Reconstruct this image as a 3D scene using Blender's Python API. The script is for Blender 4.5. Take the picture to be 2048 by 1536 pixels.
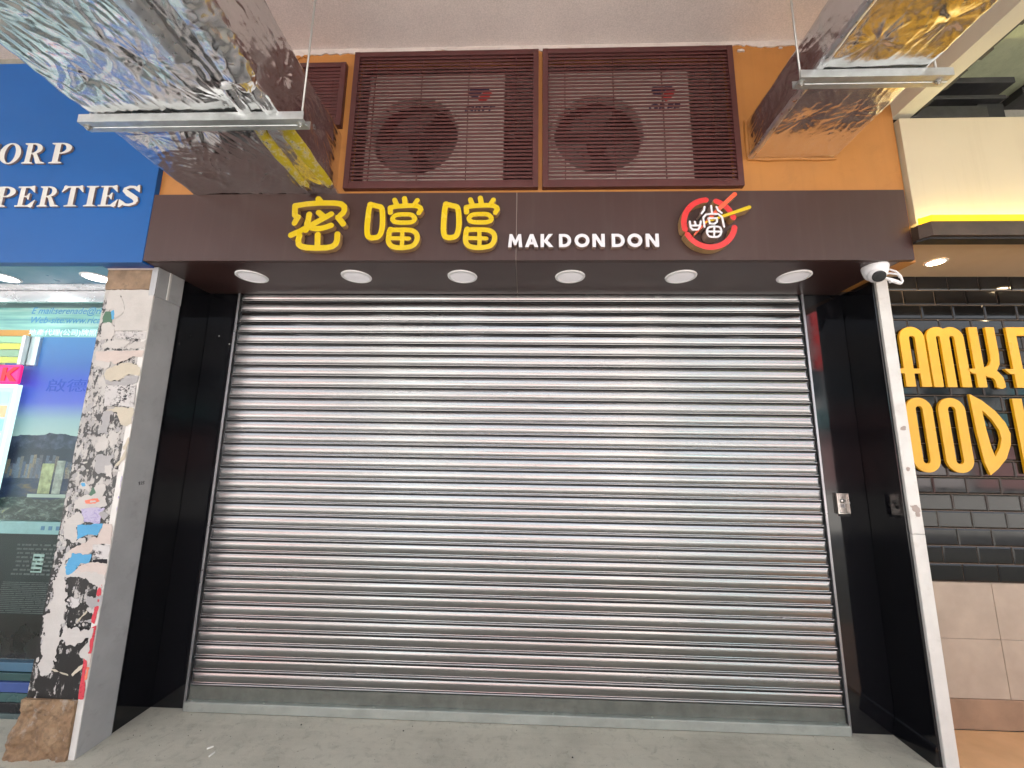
import bpy, bmesh, math, random
import numpy as np
from mathutils import Matrix, Vector
from mathutils.geometry import tessellate_polygon

random.seed(7)
rng = np.random.default_rng(7)
sc = bpy.context.scene
for o in list(bpy.data.objects):
    bpy.data.objects.remove(o)
COL = sc.collection
PI = math.pi

# ------------------------------------------------------------------ camera
CX, CY, CZ, YAW, PITCH, ROLL, FPX = 2.1154, -2.7713, 1.6257, 0.0341, 0.1674, 0.0149, 802.59
cam_d = bpy.data.cameras.new('camera')
cam = bpy.data.objects.new('camera', cam_d)
COL.objects.link(cam)
_r = Vector((math.cos(YAW), math.sin(YAW), 0))
_f = Vector((-math.sin(YAW) * math.cos(PITCH), math.cos(YAW) * math.cos(PITCH), math.sin(PITCH)))
_u = _r.cross(_f)
_r2 = _r * math.cos(ROLL) + _u * math.sin(ROLL)
_u2 = _u * math.cos(ROLL) - _r * math.sin(ROLL)
cam.matrix_world = Matrix(((_r2.x, _u2.x, -_f.x, CX), (_r2.y, _u2.y, -_f.y, CY), (_r2.z, _u2.z, -_f.z, CZ), (0, 0, 0, 1)))
cam_d.sensor_width = 36.0
cam_d.lens = 36.0 * FPX / 2048.0
cam_d.clip_start = 0.02
cam_d.clip_end = 500
sc.camera = cam

# ------------------------------------------------------------------ sky and sun
SUN_EL, SUN_AZ = math.radians(62), math.radians(20)      # azimuth from +Y, clockwise: high behind the shops, so the arcade is in open shade
world = bpy.data.worlds.new('World')
sc.world = world
world.use_nodes = True
wn = world.node_tree
bg = wn.nodes['Background']
sky = wn.nodes.new('ShaderNodeTexSky')
sky.sky_type = 'NISHITA'
sky.sun_disc = False
sky.sun_elevation = SUN_EL
sky.sun_rotation = SUN_AZ
sky.air_density = 1.0
sky.dust_density = 5.0
sky.ozone_density = 1.0
hs = wn.nodes.new('ShaderNodeHueSaturation')            # hazy white city sky
hs.inputs['Saturation'].default_value = 0.35
wn.links.new(sky.outputs[0], hs.inputs['Color'])
wn.links.new(hs.outputs[0], bg.inputs[0])
bg.inputs[1].default_value = 0.15
sun_d = bpy.data.lights.new('sun', 'SUN')
sun_d.energy = 5.0
sun_d.angle = math.radians(1)
sun_d.color = (1.0, 0.95, 0.88)
sun = bpy.data.objects.new('sun', sun_d)
COL.objects.link(sun)
sdir = Vector((math.sin(SUN_AZ) * math.cos(SUN_EL), math.cos(SUN_AZ) * math.cos(SUN_EL), math.sin(SUN_EL)))
sun.rotation_euler = sdir.to_track_quat('Z', 'Y').to_euler()
sun.location = (0, -10, 20)
sc.view_settings.view_transform = 'Standard'
sc.view_settings.look = 'None'
sc.view_settings.gamma = 1.0
sc.view_settings.use_curve_mapping = False
sc.view_settings.exposure = 2.55

# ------------------------------------------------------------------ material helpers
MATS = {}
class NT:
    def __init__(s, name):
        s.m = bpy.data.materials.new(name); s.m.use_nodes = True
        s.t = s.m.node_tree; s.n = s.t.nodes; s.l = s.t.links
        s.b = s.n['Principled BSDF']
        s.tc = s.n.new('ShaderNodeTexCoord')
    def link(s, a, b): s.l.new(a, b)
    def map(s, scale=(1, 1, 1), loc=(0, 0, 0), rot=(0, 0, 0)):
        m = s.n.new('ShaderNodeMapping'); s.link(s.tc.outputs['Object'], m.inputs[0])
        m.inputs['Scale'].default_value = scale; m.inputs['Location'].default_value = loc; m.inputs['Rotation'].default_value = rot
        return m.outputs[0]
    def noise(s, scale, detail=4, rough=0.55, vec=None, dist=0.0):
        n = s.n.new('ShaderNodeTexNoise'); n.inputs['Scale'].default_value = scale
        n.inputs['Detail'].default_value = detail; n.inputs['Roughness'].default_value = rough; n.inputs['Distortion'].default_value = dist
        s.link(vec if vec is not None else s.tc.outputs['Object'], n.inputs['Vector'])
        return n.outputs[0]
    def voronoi(s, scale, vec=None, out='Color', feature='F1'):
        n = s.n.new('ShaderNodeTexVoronoi'); n.feature = feature; n.inputs['Scale'].default_value = scale
        s.link(vec if vec is not None else s.tc.outputs['Object'], n.inputs['Vector'])
        return n.outputs[out]
    def ramp(s, fac, stops, interp='LINEAR'):
        n = s.n.new('ShaderNodeValToRGB'); n.color_ramp.interpolation = interp
        e = n.color_ramp.elements
        while len(e) < len(stops): e.new(0.5)
        for i, (p, c) in enumerate(stops):
            e[i].position = p; e[i].color = (c if len(c) == 4 else (*c, 1)) if hasattr(c, '__len__') else (c, c, c, 1)
        s.link(fac, n.inputs[0]); return n.outputs[0]
    def mix(s, fac, a, b, mode='MIX'):
        n = s.n.new('ShaderNodeMix'); n.data_type = 'RGBA'; n.blend_type = mode
        for sock, v in ((n.inputs[0], fac), (n.inputs[6], a), (n.inputs[7], b)):
            if isinstance(v, (int, float)): sock.default_value = v if sock.type == 'VALUE' else (v, v, v, 1)
            elif isinstance(v, tuple): sock.default_value = (*v, 1) if len(v) == 3 else v
            else: s.link(v, sock)
        return n.outputs[2]
    def math(s, op, a, b=0.0, clamp=False):
        n = s.n.new('ShaderNodeMath'); n.operation = op; n.use_clamp = clamp
        for sock, v in ((n.inputs[0], a), (n.inputs[1], b)):
            if isinstance(v, (int, float)): sock.default_value = v
            else: s.link(v, sock)
        return n.outputs[0]
    def xyz(s):
        n = s.n.new('ShaderNodeSeparateXYZ'); s.link(s.tc.outputs['Object'], n.inputs[0]); return n.outputs
    def bump(s, h, strength=0.3, dist=0.01):
        n = s.n.new('ShaderNodeBump'); n.inputs['Strength'].default_value = strength; n.inputs['Distance'].default_value = dist
        s.link(h, n.inputs['Height']); s.link(n.outputs[0], s.b.inputs['Normal'])
    def set(s, **k):
        names = dict(color='Base Color', rough='Roughness', metal='Metallic', spec='Specular IOR Level', coat='Coat Weight',
                     coatr='Coat Roughness', trans='Transmission Weight', ior='IOR', emit='Emission Color', estr='Emission Strength', aniso='Anisotropic')
        for a, v in k.items():
            i = s.b.inputs[names[a]]
            if isinstance(v, tuple): i.default_value = (*v, 1)
            elif isinstance(v, (int, float)): i.default_value = v
            else: s.link(v, i)
        return s.m

def mk(name, color, rough=0.5, metal=0.0, var=0.12, vscale=3.0, bump=0.0, bscale=60.0, spec=0.5, coat=0.0, dirt=0.0, dirtc=(0.05, 0.045, 0.04), rvar=0.1, drip=0.0):
    t = NT(name)
    n = t.noise(vscale, 6, 0.6)
    c0 = tuple(max(0, v * (1 - var)) for v in color); c1 = tuple(min(1, v * (1 + var)) for v in color)
    c = t.ramp(n, [(0.3, c0), (0.7, c1)])
    if dirt > 0:
        d = t.noise(vscale * 2.3, 8, 0.7, dist=0.4)
        c = t.mix(t.ramp(d, [(0.55, 0.0), (0.75, dirt)]), c, dirtc)
    if drip > 0:
        d = t.noise(1.0, 6, 0.65, t.map((16, 16, 0.9)))
        c = t.mix(t.ramp(d, [(0.5, 0.0), (0.72, drip)]), c, dirtc)
    t.set(color=c, metal=metal, spec=spec, coat=coat)
    t.set(rough=t.ramp(t.noise(vscale * 1.7, 5), [(0.3, max(0.02, rough - rvar)), (0.7, min(1, rough + rvar))]))
    if bump > 0: t.bump(t.noise(bscale, 6, 0.6), bump, 0.004)
    return t.m

def emis(name, color, strength):
    t = NT(name); t.set(color=color, emit=color, estr=strength, rough=0.4); return t.m

# ------------------------------------------------------------------ object helpers
ORG = {}
def tag(o, label=None, cat=None, group=None, kind=None):
    if label: o['label'] = label
    if cat: o['category'] = cat
    if group: o['group'] = group
    if kind: o['kind'] = kind
    return o
def thing(name, loc, label, cat, group=None):
    o = bpy.data.objects.new(name, None); COL.objects.link(o)
    o.location = loc; o.empty_display_size = 0.1; ORG[o] = Vector(loc)
    return tag(o, label, cat, group)
def link_mesh(name, me, mats, parent=None, origin=None, smooth=False):
    """me is in world coordinates; the object gets its origin at parent's origin or at 'origin'."""
    org = ORG[parent] if parent is not None else Vector(origin if origin is not None else (0, 0, 0))
    me.transform(Matrix.Translation(-org))
    for m in (mats if isinstance(mats, (list, tuple)) else [mats]): me.materials.append(m)
    if smooth:
        for p in me.polygons: p.use_smooth = True
        if isinstance(smooth, float):
            me.set_sharp_from_angle(angle=smooth)
    o = bpy.data.objects.new(name, me); COL.objects.link(o)
    if parent is not None: o.parent = parent
    else: o.location = org
    ORG[o] = org
    return o
def inst(name, src, parent, offset):
    """another object on the same mesh, moved by offset from src"""
    o = src.copy(); o.name = name; COL.objects.link(o); o.parent = parent
    o.location = src.location + Vector(offset)
    return o

class MB:
    def __init__(s): s.v = []; s.f = []; s.mi = []
    def face(s, pts, mi=0):
        k = len(s.v); s.v += [tuple(p) for p in pts]; s.f.append(tuple(range(k, k + len(pts)))); s.mi.append(mi); return s
    def box(s, x0, x1, y0, y1, z0, z1, mi=0, bev=0.0):
        if bev > 0:
            bm = bmesh.new(); bmesh.ops.create_cube(bm, size=1)
            for v in bm.verts:
                v.co = Vector(((x0 + x1) / 2 + v.co.x * (x1 - x0), (y0 + y1) / 2 + v.co.y * (y1 - y0), (z0 + z1) / 2 + v.co.z * (z1 - z0)))
            bmesh.ops.bevel(bm, geom=bm.edges[:], offset=bev, segments=2, affect='EDGES', profile=0.5)
            k = len(s.v); bm.verts.index_update()
            s.v += [tuple(v.co) for v in bm.verts]
            for f in bm.faces: s.f.append(tuple(k + v.index for v in f.verts)); s.mi.append(mi)
            bm.free(); return s
        k = len(s.v)
        s.v += [(x, y, z) for z in (z0, z1) for y in (y0, y1) for x in (x0, x1)]
        for q in ((0, 2, 3, 1), (4, 5, 7, 6), (0, 1, 5, 4), (2, 6, 7, 3), (0, 4, 6, 2), (1, 3, 7, 5)):
            s.f.append(tuple(k + i for i in q)); s.mi.append(mi)
        return s
    def tube(s, pts, r, n=10, mi=0, caps=True):
        pts = [Vector(p) for p in pts]; rs = r if isinstance(r, (list, tuple)) else [r] * len(pts)
        k = len(s.v); up = None
        for i, p in enumerate(pts):
            d = (pts[min(i + 1, len(pts) - 1)] - pts[max(i - 1, 0)]).normalized()
            if up is None: up = Vector((0, 0, 1)) if abs(d.z) < 0.9 else Vector((1, 0, 0))
            a = d.cross(up).normalized(); b = a.cross(d).normalized(); up = b
            for j in range(n):
                t = 2 * PI * j / n
                s.v.append(tuple(p + (a * math.cos(t) + b * math.sin(t)) * rs[i]))
        for i in range(len(pts) - 1):
            for j in range(n):
                s.f.append((k + i * n + j, k + i * n + (j + 1) % n, k + (i + 1) * n + (j + 1) % n, k + (i + 1) * n + j)); s.mi.append(mi)
        if caps:
            s.f.append(tuple(k + j for j in reversed(range(n)))); s.mi.append(mi)
            s.f.append(tuple(k + (len(pts) - 1) * n + j for j in range(n))); s.mi.append(mi)
        return s
    def lathe(s, prof, c, axis=(0, 0, 1), n=32, mi=0):
        """prof: (radius, height along axis) list"""
        ax = Vector(axis).normalized(); up = Vector((1, 0, 0)) if abs(ax.x) < 0.9 else Vector((0, 1, 0))
        a = ax.cross(up).normalized(); b = ax.cross(a).normalized(); c = Vector(c); k = len(s.v)
        for (r, h) in prof:
            for j in range(n):
                t = 2 * PI * j / n
                s.v.append(tuple(c + ax * h + (a * math.cos(t) + b * math.sin(t)) * max(r, 1e-5)))
        for i in range(len(prof) - 1):
            for j in range(n):
                s.f.append((k + i * n + j, k + i * n + (j + 1) % n, k + (i + 1) * n + (j + 1) % n, k + (i + 1) * n + j)); s.mi.append(mi)
        return s
    def grid(s, P, mi=0, closed_u=False):
        """P: array (nu, nv, 3)"""
        nu, nv = P.shape[:2]; k = len(s.v)
        s.v += [tuple(p) for p in P.reshape(-1, 3).tolist()]
        for i in range(nu if closed_u else nu - 1):
            i2 = (i + 1) % nu
            for j in range(nv - 1):
                s.f.append((k + i * nv + j, k + i2 * nv + j, k + i2 * nv + j + 1, k + i * nv + j + 1)); s.mi.append(mi)
        return s
    def mesh(s, name, fixn=True):
        me = bpy.data.meshes.new(name); me.from_pydata(s.v, [], s.f)
        if any(s.mi): me.polygons.foreach_set('material_index', s.mi)
        if fixn:
            bm = bmesh.new(); bm.from_mesh(me)
            bmesh.ops.recalc_face_normals(bm, faces=bm.faces[:]); bm.to_mesh(me); bm.free()
        me.update(); return me
    def build(s, name, mats, parent=None, origin=None, smooth=False, fixn=True):
        return link_mesh(name, s.mesh(name, fixn), mats, parent, origin, smooth)

# ------------------------------------------------------------------ flat shapes from distance fields (letters, torn paper, logo)
def sd_seg(X, Z, a, b):
    ax, az = a; bx, bz = b; dx, dz = bx - ax, bz - az; L = dx * dx + dz * dz + 1e-12
    h = np.clip(((X - ax) * dx + (Z - az) * dz) / L, 0, 1)
    return np.hypot(X - ax - dx * h, Z - az - dz * h)
def sd_flat(X, Z, a, b, w):
    ax, az = a; bx, bz = b; L = math.hypot(bx - ax, bz - az); ux, uz = (bx - ax) / L, (bz - az) / L
    p = (X - ax) * ux + (Z - az) * uz; q = -(X - ax) * uz + (Z - az) * ux
    return np.maximum(np.abs(p - L / 2) - L / 2, np.abs(q) - w / 2)
def sd_poly(X, Z, pts):
    d = np.full(X.shape, 1e9); s = np.ones(X.shape); n = len(pts)
    for i in range(n):
        a = pts[i]; b = pts[i - 1]; d = np.minimum(d, sd_seg(X, Z, a, b))
        c = ((a[1] <= Z) & (Z < b[1])) | ((b[1] <= Z) & (Z < a[1]))
        if b[1] != a[1]:
            xi = a[0] + (Z - a[1]) / (b[1] - a[1]) * (b[0] - a[0]); s = np.where(c & (X < xi), -s, s)
    return d * s
def sd_prim(X, Z, p):
    k = p[0]
    if k == 'cap':
        d = np.full(X.shape, 1e9)
        for a, b in zip(p[1][:-1], p[1][1:]): d = np.minimum(d, sd_seg(X, Z, a, b))
        return d - p[2] / 2
    if k == 'taper':     # capsule whose width runs from p[3] to p[4]
        (ax, az), (bx, bz) = p[1], p[2]; dx, dz = bx - ax, bz - az
        h = np.clip(((X - ax) * dx + (Z - az) * dz) / (dx * dx + dz * dz), 0, 1)
        return np.hypot(X - ax - dx * h, Z - az - dz * h) - (p[3] + (p[4] - p[3]) * h) / 2
    if k == 'flat':
        d = np.full(X.shape, 1e9)
        for a, b in zip(p[1][:-1], p[1][1:]): d = np.minimum(d, sd_flat(X, Z, a, b, p[2]))
        return d
    if k == 'poly': return sd_poly(X, Z, p[1])
    if k == 'ell': return (np.sqrt(((X - p[1]) / p[3]) ** 2 + ((Z - p[2]) / p[4]) ** 2) - 1) * min(p[3], p[4])
    if k == 'rr':        # rounded rectangle x0 x1 z0 z1 radius
        cx, cz, hx, hz, r = (p[1] + p[2]) / 2, (p[3] + p[4]) / 2, (p[2] - p[1]) / 2, (p[4] - p[3]) / 2, p[5]
        qx, qz = np.abs(X - cx) - hx + r, np.abs(Z - cz) - hz + r
        return np.hypot(np.maximum(qx, 0), np.maximum(qz, 0)) + np.minimum(np.maximum(qx, qz), 0) - r
def vnoise(x, y, seed=0):
    xi, yi = np.floor(x).astype(np.int64), np.floor(y).astype(np.int64); fx, fy = x - xi, y - yi
    fx, fy = fx * fx * (3 - 2 * fx), fy * fy * (3 - 2 * fy)
    def h(a, b):
        n = (a * 374761393 + b * 668265263 + seed * 982451653) & 0x7fffffff
        n = ((n ^ (n >> 13)) * 1274126177) & 0x7fffffff
        n = n ^ (n >> 16)
        return (n & 0xffff) / 65535.0
    return (h(xi, yi) * (1 - fx) + h(xi + 1, yi) * fx) * (1 - fy) + (h(xi, yi + 1) * (1 - fx) + h(xi + 1, yi + 1) * fx) * fy
def fbm(x, y, seed=0, oct=4):
    a, s, t = 1.0, 0.0, 0.0
    for i in range(oct):
        s = s + a * (vnoise(x * 2 ** i, y * 2 ** i, seed + i * 17) - 0.5); t += a; a *= 0.5
    return s / t * 2
def contours(prims, x0, x1, z0, z1, res, noise=None):
    nx, nz = int((x1 - x0) / res) + 2, int((z1 - z0) / res) + 2
    X, Z = np.meshgrid(x0 + np.arange(nx) * res, z0 + np.arange(nz) * res, indexing='ij')
    D = np.full(X.shape, 1e9)
    for p in prims:
        if p[0] == '-': D = np.maximum(D, -sd_prim(X, Z, p[1:]))
        elif p[0] == '&': D = np.maximum(D, sd_prim(X, Z, p[1:]))
        else: D = np.minimum(D, sd_prim(X, Z, p))
    if noise: D = D + noise[0] * fbm(X * noise[1], Z * noise[1], noise[2], 4)
    D[0, :] = D[-1, :] = 1; D[:, 0] = D[:, -1] = 1
    D = np.where(np.abs(D) < 1e-7, 1e-7, D)
    ins = D < 0
    code = ins[:-1, :-1] * 1 + ins[1:, :-1] * 2 + ins[1:, 1:] * 4 + ins[:-1, 1:] * 8
    cells = np.argwhere((code > 0) & (code < 15))
    def pt(e):
        i, j, k = e
        i2, j2 = (i + 1, j) if k == 0 else (i, j + 1)
        a, b = D[i, j], D[i2, j2]; t = a / (a - b)
        return (X[i, j] + (X[i2, j2] - X[i, j]) * t, Z[i, j] + (Z[i2, j2] - Z[i, j]) * t)
    T = {1: [(3, 0)], 2: [(0, 1)], 3: [(3, 1)], 4: [(1, 2)], 5: [(3, 0), (1, 2)], 6: [(0, 2)], 7: [(3, 2)], 8: [(2, 3)], 9: [(2, 0)], 10: [(0, 1), (2, 3)], 11: [(2, 1)], 12: [(1, 3)], 13: [(1, 0)], 14: [(0, 3)]}
    nxt = {}
    for i, j in cells:
        i, j = int(i), int(j)
        E = ((i, j, 0), (i + 1, j, 1), (i, j + 1, 0), (i, j, 1))
        for a, b in T[int(code[i, j])]: nxt[E[a]] = E[b]
    loops = []
    while nxt:
        s = next(iter(nxt)); lp = []; e = s
        while e in nxt:
            lp.append(e); e = nxt.pop(e)
        pts = [pt(q) for q in lp]
        tol = res * 0.06
        def dp(a):
            if len(a) < 3: return a
            p, q = np.array(a[0]), np.array(a[-1]); A = np.array(a)
            d = sd_seg(A[:, 0], A[:, 1], tuple(p), tuple(q)); k = int(d.argmax())
            if d[k] < tol: return [a[0], a[-1]]
            return dp(a[:k + 1])[:-1] + dp(a[k:])
        h = len(pts) // 2
        pts = (dp(pts[:h + 1])[:-1] + dp(pts[h:] + [pts[0]])[:-1]) if len(pts) > 6 else pts
        if len(pts) >= 3: loops.append(pts)
    return loops
def bounds(prims):
    xs, zs = [], []
    for p in prims:
        if p[0] in '-&': continue
        if p[0] in ('cap', 'flat'): xs += [q[0] + s * p[2] for q in p[1] for s in (-1, 1)]; zs += [q[1] + s * p[2] for q in p[1] for s in (-1, 1)]
        elif p[0] == 'taper': xs += [q[0] + s * max(p[3:]) for q in p[1:3] for s in (-1, 1)]; zs += [q[1] + s * max(p[3:]) for q in p[1:3] for s in (-1, 1)]
        elif p[0] == 'poly': xs += [q[0] for q in p[1]]; zs += [q[1] for q in p[1]]
        elif p[0] == 'ell': xs += [p[1] - p[3], p[1] + p[3]]; zs += [p[2] - p[4], p[2] + p[4]]
        elif p[0] == 'rr': xs += [p[1], p[2]]; zs += [p[3], p[4]]
    return min(xs), max(xs), min(zs), max(zs)
def shape_mesh(name, prims, yf, yb, res=0.003, noise=None, warp=None, pad=0.02):
    """extruded flat shape facing -Y: front at yf, back at yb. Material 0 front, 1 sides."""
    x0, x1, z0, z1 = bounds(prims)
    loops = contours(prims, x0 - pad, x1 + pad, z0 - pad, z1 + pad, res, noise)
    mb = MB()
    if not loops: return None
    area = lambda l: 0.5 * sum(a[0] * b[1] - b[0] * a[1] for a, b in zip(l, l[1:] + l[:1]))
    def inside(q, l):
        c = False
        for a, b in zip(l, l[1:] + l[:1]):
            if (a[1] > q[1]) != (b[1] > q[1]) and q[0] < a[0] + (q[1] - a[1]) / (b[1] - a[1]) * (b[0] - a[0]): c = not c
        return c
    ar = [area(l) for l in loops]; big = ar[max(range(len(ar)), key=lambda i: abs(ar[i]))]
    outer = [i for i in range(len(loops)) if ar[i] * big > 0]; tris = []; grp = {i: [i] for i in outer}
    for i in range(len(loops)):
        if i not in grp:
            c = [o for o in outer if inside(loops[i][0], loops[o])]
            if c: grp[min(c, key=lambda o: abs(ar[o]))].append(i)
    order = [i for o in outer for i in grp[o]]; k0 = 0
    for o in outer:
        ll = [loops[i] for i in grp[o]]
        tris += [tuple(k0 + q for q in t3) for t3 in tessellate_polygon([[Vector((p[0], p[1], 0)) for p in l] for l in ll])]
        k0 += sum(len(l) for l in ll)
    loops = [loops[i] for i in order]; flat = [p for l in loops for p in l]
    W = warp or (lambda x, z: 0.0)
    n = len(flat)
    mb.v = [(p[0], yf + W(p[0], p[1]), p[1]) for p in flat] + [(p[0], yb + W(p[0], p[1]), p[1]) for p in flat]
    for t in tris: mb.f.append(tuple(t)); mb.mi.append(0)
    k = 0
    for l in loops:
        for i in range(len(l)):
            a, b = k + i, k + (i + 1) % len(l)
            mb.f.append((a, b, b + n, a + n)); mb.mi.append(1)
        k += len(l)
    return mb.mesh(name)
def shape(name, prims, yf, yb, mats, parent, res=0.003, noise=None, warp=None):
    me = shape_mesh(name, prims, yf, yb, res, noise, warp)
    return link_mesh(name, me, mats if isinstance(mats, list) else [mats, mats], parent) if me else None
def text(name, body, x, z, y, size, mat, parent, shear=0.0, extrude=0.001, bold=0.0, width=None):
    cu = bpy.data.curves.new(name, 'FONT'); cu.body = body; cu.size = size; cu.shear = shear; cu.extrude = extrude; cu.offset = bold
    ob = bpy.data.objects.new(name + '_tmp', cu); COL.objects.link(ob)
    dg = bpy.context.evaluated_depsgraph_get(); dg.update()
    me = bpy.data.meshes.new_from_object(ob.evaluated_get(dg))
    bpy.data.objects.remove(ob); me.name = name
    sx = 1.0
    if width and len(me.vertices):
        xs = [v.co.x for v in me.vertices]; sx = width / (max(xs) - min(xs)); 
        x -= min(xs) * sx
    me.transform(Matrix.Translation((x, y, z)) @ Matrix.Rotation(PI / 2, 4, 'X') @ Matrix.Scale(sx, 4, (1, 0, 0)))
    me.materials.clear()
    return link_mesh(name, me, mat, parent)

# ------------------------------------------------------------------ materials
def m_concrete(name, c, dark=0.5, scale=1.0, stain=0.6, streak=False):
    t = NT(name)
    a = t.noise(1.3 * scale, 8, 0.65); b = t.noise(9 * scale, 8, 0.7, dist=0.6); g = t.noise(160 * scale, 3, 0.6)
    col = t.ramp(a, [(0.3, tuple(v * dark for v in c)), (0.52, c), (0.75, tuple(min(1, v * 1.15) for v in c))])
    col = t.mix(t.ramp(b, [(0.52, 0.0), (0.72, stain)]), col, tuple(v * 0.45 for v in c))
    col = t.mix(0.35, col, t.ramp(g, [(0.25, tuple(v * 0.5 for v in c)), (0.7, tuple(min(1, v * 1.25) for v in c))]))
    if streak:
        st = t.noise(1.0, 6, 0.7, t.map((2.2, 34, 28), rot=(0, 0, 0.05)))
        col = t.mix(t.ramp(st, [(0.45, 0.0), (0.8, 0.22)]), col, tuple(min(1, v * 1.35) for v in c))
        sp = t.voronoi(22, out='Distance')
        col = t.mix(t.ramp(sp, [(0.02, 0.8), (0.08, 0.0)]), col, (0.03, 0.03, 0.028))
    t.set(color=col, rough=t.ramp(b, [(0.3, 0.6), (0.7, 0.85)]), spec=0.35)
    h = t.mix(0.5, b, g); t.bump(h, 0.55 if streak else 0.35, 0.006 if streak else 0.004)
    return t.m
M_floor = m_concrete('screed', (0.50, 0.475, 0.395), 0.66, 1.5, 0.8, True)
M_ceil = m_concrete('painted_ceiling', (0.78, 0.68, 0.65), 0.82, 0.8, 0.12)
M_plaster = m_concrete('plaster_edge', (0.60, 0.53, 0.49), 0.75, 4, 0.4)
M_green = m_concrete('mossy_concrete', (0.50, 0.53, 0.35), 0.7, 2.2, 0.45)
M_gconc = m_concrete('grey_concrete', (0.27, 0.26, 0.22), 0.7, 3, 0.5)
M_asphalt = mk('asphalt', (0.05, 0.05, 0.052), 0.85, var=0.3, bump=0.4, bscale=200)
M_road = m_concrete('concrete_carriageway', (0.34, 0.335, 0.32), 0.85, 0.5, 0.2)  # unseen road made pale to bounce sunlight up to the ceiling
M_kerb = m_concrete('kerb_stone', (0.30, 0.30, 0.29))
M_orange = mk('orange_paint', (0.42, 0.175, 0.040), 0.55, var=0.10, vscale=2.2, bump=0.08, bscale=120, dirt=0.30, dirtc=(0.2, 0.08, 0.02), drip=0.16)
M_brown = mk('brown_laminate', (0.047, 0.020, 0.0165), 0.42, var=0.10, vscale=1.2, bump=0.03, bscale=300, dirt=0.15, dirtc=(0.085, 0.055, 0.048), rvar=0.05, drip=0.22)
M_soffit = mk('brown_soffit', (0.046, 0.022, 0.020), 0.30, var=0.08, vscale=1.2, rvar=0.01)
M_joint = mk('pale_joint', (0.35, 0.28, 0.25), 0.6)
M_louvre = mk('maroon_powder_coat', (0.078, 0.021, 0.020), 0.45, var=0.15, vscale=8, dirt=0.3, dirtc=(0.08, 0.045, 0.04))
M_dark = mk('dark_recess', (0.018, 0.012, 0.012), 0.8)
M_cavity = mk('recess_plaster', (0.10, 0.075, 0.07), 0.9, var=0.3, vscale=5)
M_case = mk('condenser_casing', (0.62, 0.55, 0.50), 0.45, var=0.1, dirt=0.35, dirtc=(0.3, 0.22, 0.18))
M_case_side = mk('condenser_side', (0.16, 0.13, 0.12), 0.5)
M_fan = mk('fan_black', (0.02, 0.018, 0.018), 0.5)
M_blue = mk('blue_fascia', (0.007, 0.088, 0.305), 0.38, var=0.08, vscale=0.8, rvar=0.015, spec=0.3)
M_bluelit = mk('lit_blue_soffit', (0.09, 0.26, 0.40), 0.35, var=0.05)  # paler blue paints the lamps' light into the agency soffit
M_blueunlit = mk('unlit_blue_soffit', (0.03, 0.075, 0.30), 0.4)  # darker copy of the soffit blue for its unlit end by the pillar
M_white_acr = mk('white_acrylic', (0.66, 0.65, 0.68), 0.35, var=0.03)
M_ivory = mk('ivory_letter', (0.58, 0.57, 0.53), 0.4, var=0.05)
M_yellow = mk('yellow_acrylic', (0.60, 0.425, 0.004), 0.3, var=0.04)
M_lside = mk('letter_return', (0.46, 0.28, 0.13), 0.35, metal=0.25, var=0.2, vscale=10)
M_lside2 = mk('letter_return_grey', (0.36, 0.25, 0.21), 0.35, metal=0.2)
M_red = mk('red_acrylic', (0.62, 0.035, 0.035), 0.35, var=0.05)
M_ored = mk('orange_red_acrylic', (0.75, 0.11, 0.05), 0.35, var=0.05)
M_navy = mk('navy_print', (0.015, 0.02, 0.07), 0.5)
M_steel = mk('galvanised_strut', (0.55, 0.58, 0.58), 0.42, metal=0.85, var=0.15, vscale=12, bump=0.05, bscale=80, dirt=0.3, dirtc=(0.3, 0.3, 0.29))
M_rod = mk('zinc_rod', (0.5, 0.5, 0.48), 0.45, metal=0.8)
M_trim = mk('grey_painted_trim', (0.40, 0.40, 0.405), 0.42, metal=0.25, var=0.10, vscale=5, dirt=0.35, dirtc=(0.20, 0.19, 0.18), bump=0.05, bscale=90)
M_trim_l = mk('pale_trim', (0.62, 0.60, 0.57), 0.45, metal=0.1, var=0.08, vscale=6, dirt=0.35, dirtc=(0.35, 0.31, 0.27))
M_rail = mk('guide_rail', (0.36, 0.36, 0.38), 0.35, metal=0.9)
M_seal = mk('black_seal', (0.012, 0.012, 0.013), 0.6)
M_stain = mk('polished_steel', (0.40, 0.38, 0.36), 0.22, metal=1.0, var=0.15, vscale=20)
def m_granite(name):
    t = NT(name)
    n = t.noise(900, 2); c = t.ramp(n, [(0.35, (0.003, 0.003, 0.004)), (0.62, (0.007, 0.007, 0.009)), (0.8, (0.02, 0.02, 0.024))])
    s = t.noise(4, 7, 0.7); t.set(color=c, spec=0.5, rough=t.ramp(s, [(0.35, 0.035), (0.75, 0.16)]))
    return t.m
M_granite = m_granite('black_granite')
M_tile = mk('black_glazed_tile', (0.006, 0.006, 0.0065), 0.06, var=0.2, vscale=6, rvar=0.03, bump=0.02, bscale=14, spec=0.32)
M_grout = mk('dark_grout', (0.15, 0.11, 0.085), 0.8)
M_beige = mk('beige_stone', (0.36, 0.285, 0.225), 0.4, var=0.12, vscale=5, dirt=0.25, dirtc=(0.32, 0.25, 0.2), bump=0.03)
M_base = mk('brown_stone_base', (0.25, 0.155, 0.10), 0.4, var=0.25, vscale=4)
M_woodtile = mk('tan_floor_tile', (0.62, 0.36, 0.19), 0.4, var=0.12, vscale=4, bump=0.04)
M_cream = mk('cream_panel', (0.52, 0.44, 0.31), 0.45, var=0.05, vscale=0.9, dirtc=(0.36, 0.29, 0.19), drip=0.2)
M_tan = mk('tan_soffit', (0.58, 0.42, 0.27), 0.45, var=0.03)
M_trimdk = mk('dark_wood_trim', (0.055, 0.033, 0.022), 0.4, var=0.3, vscale=9)
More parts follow.
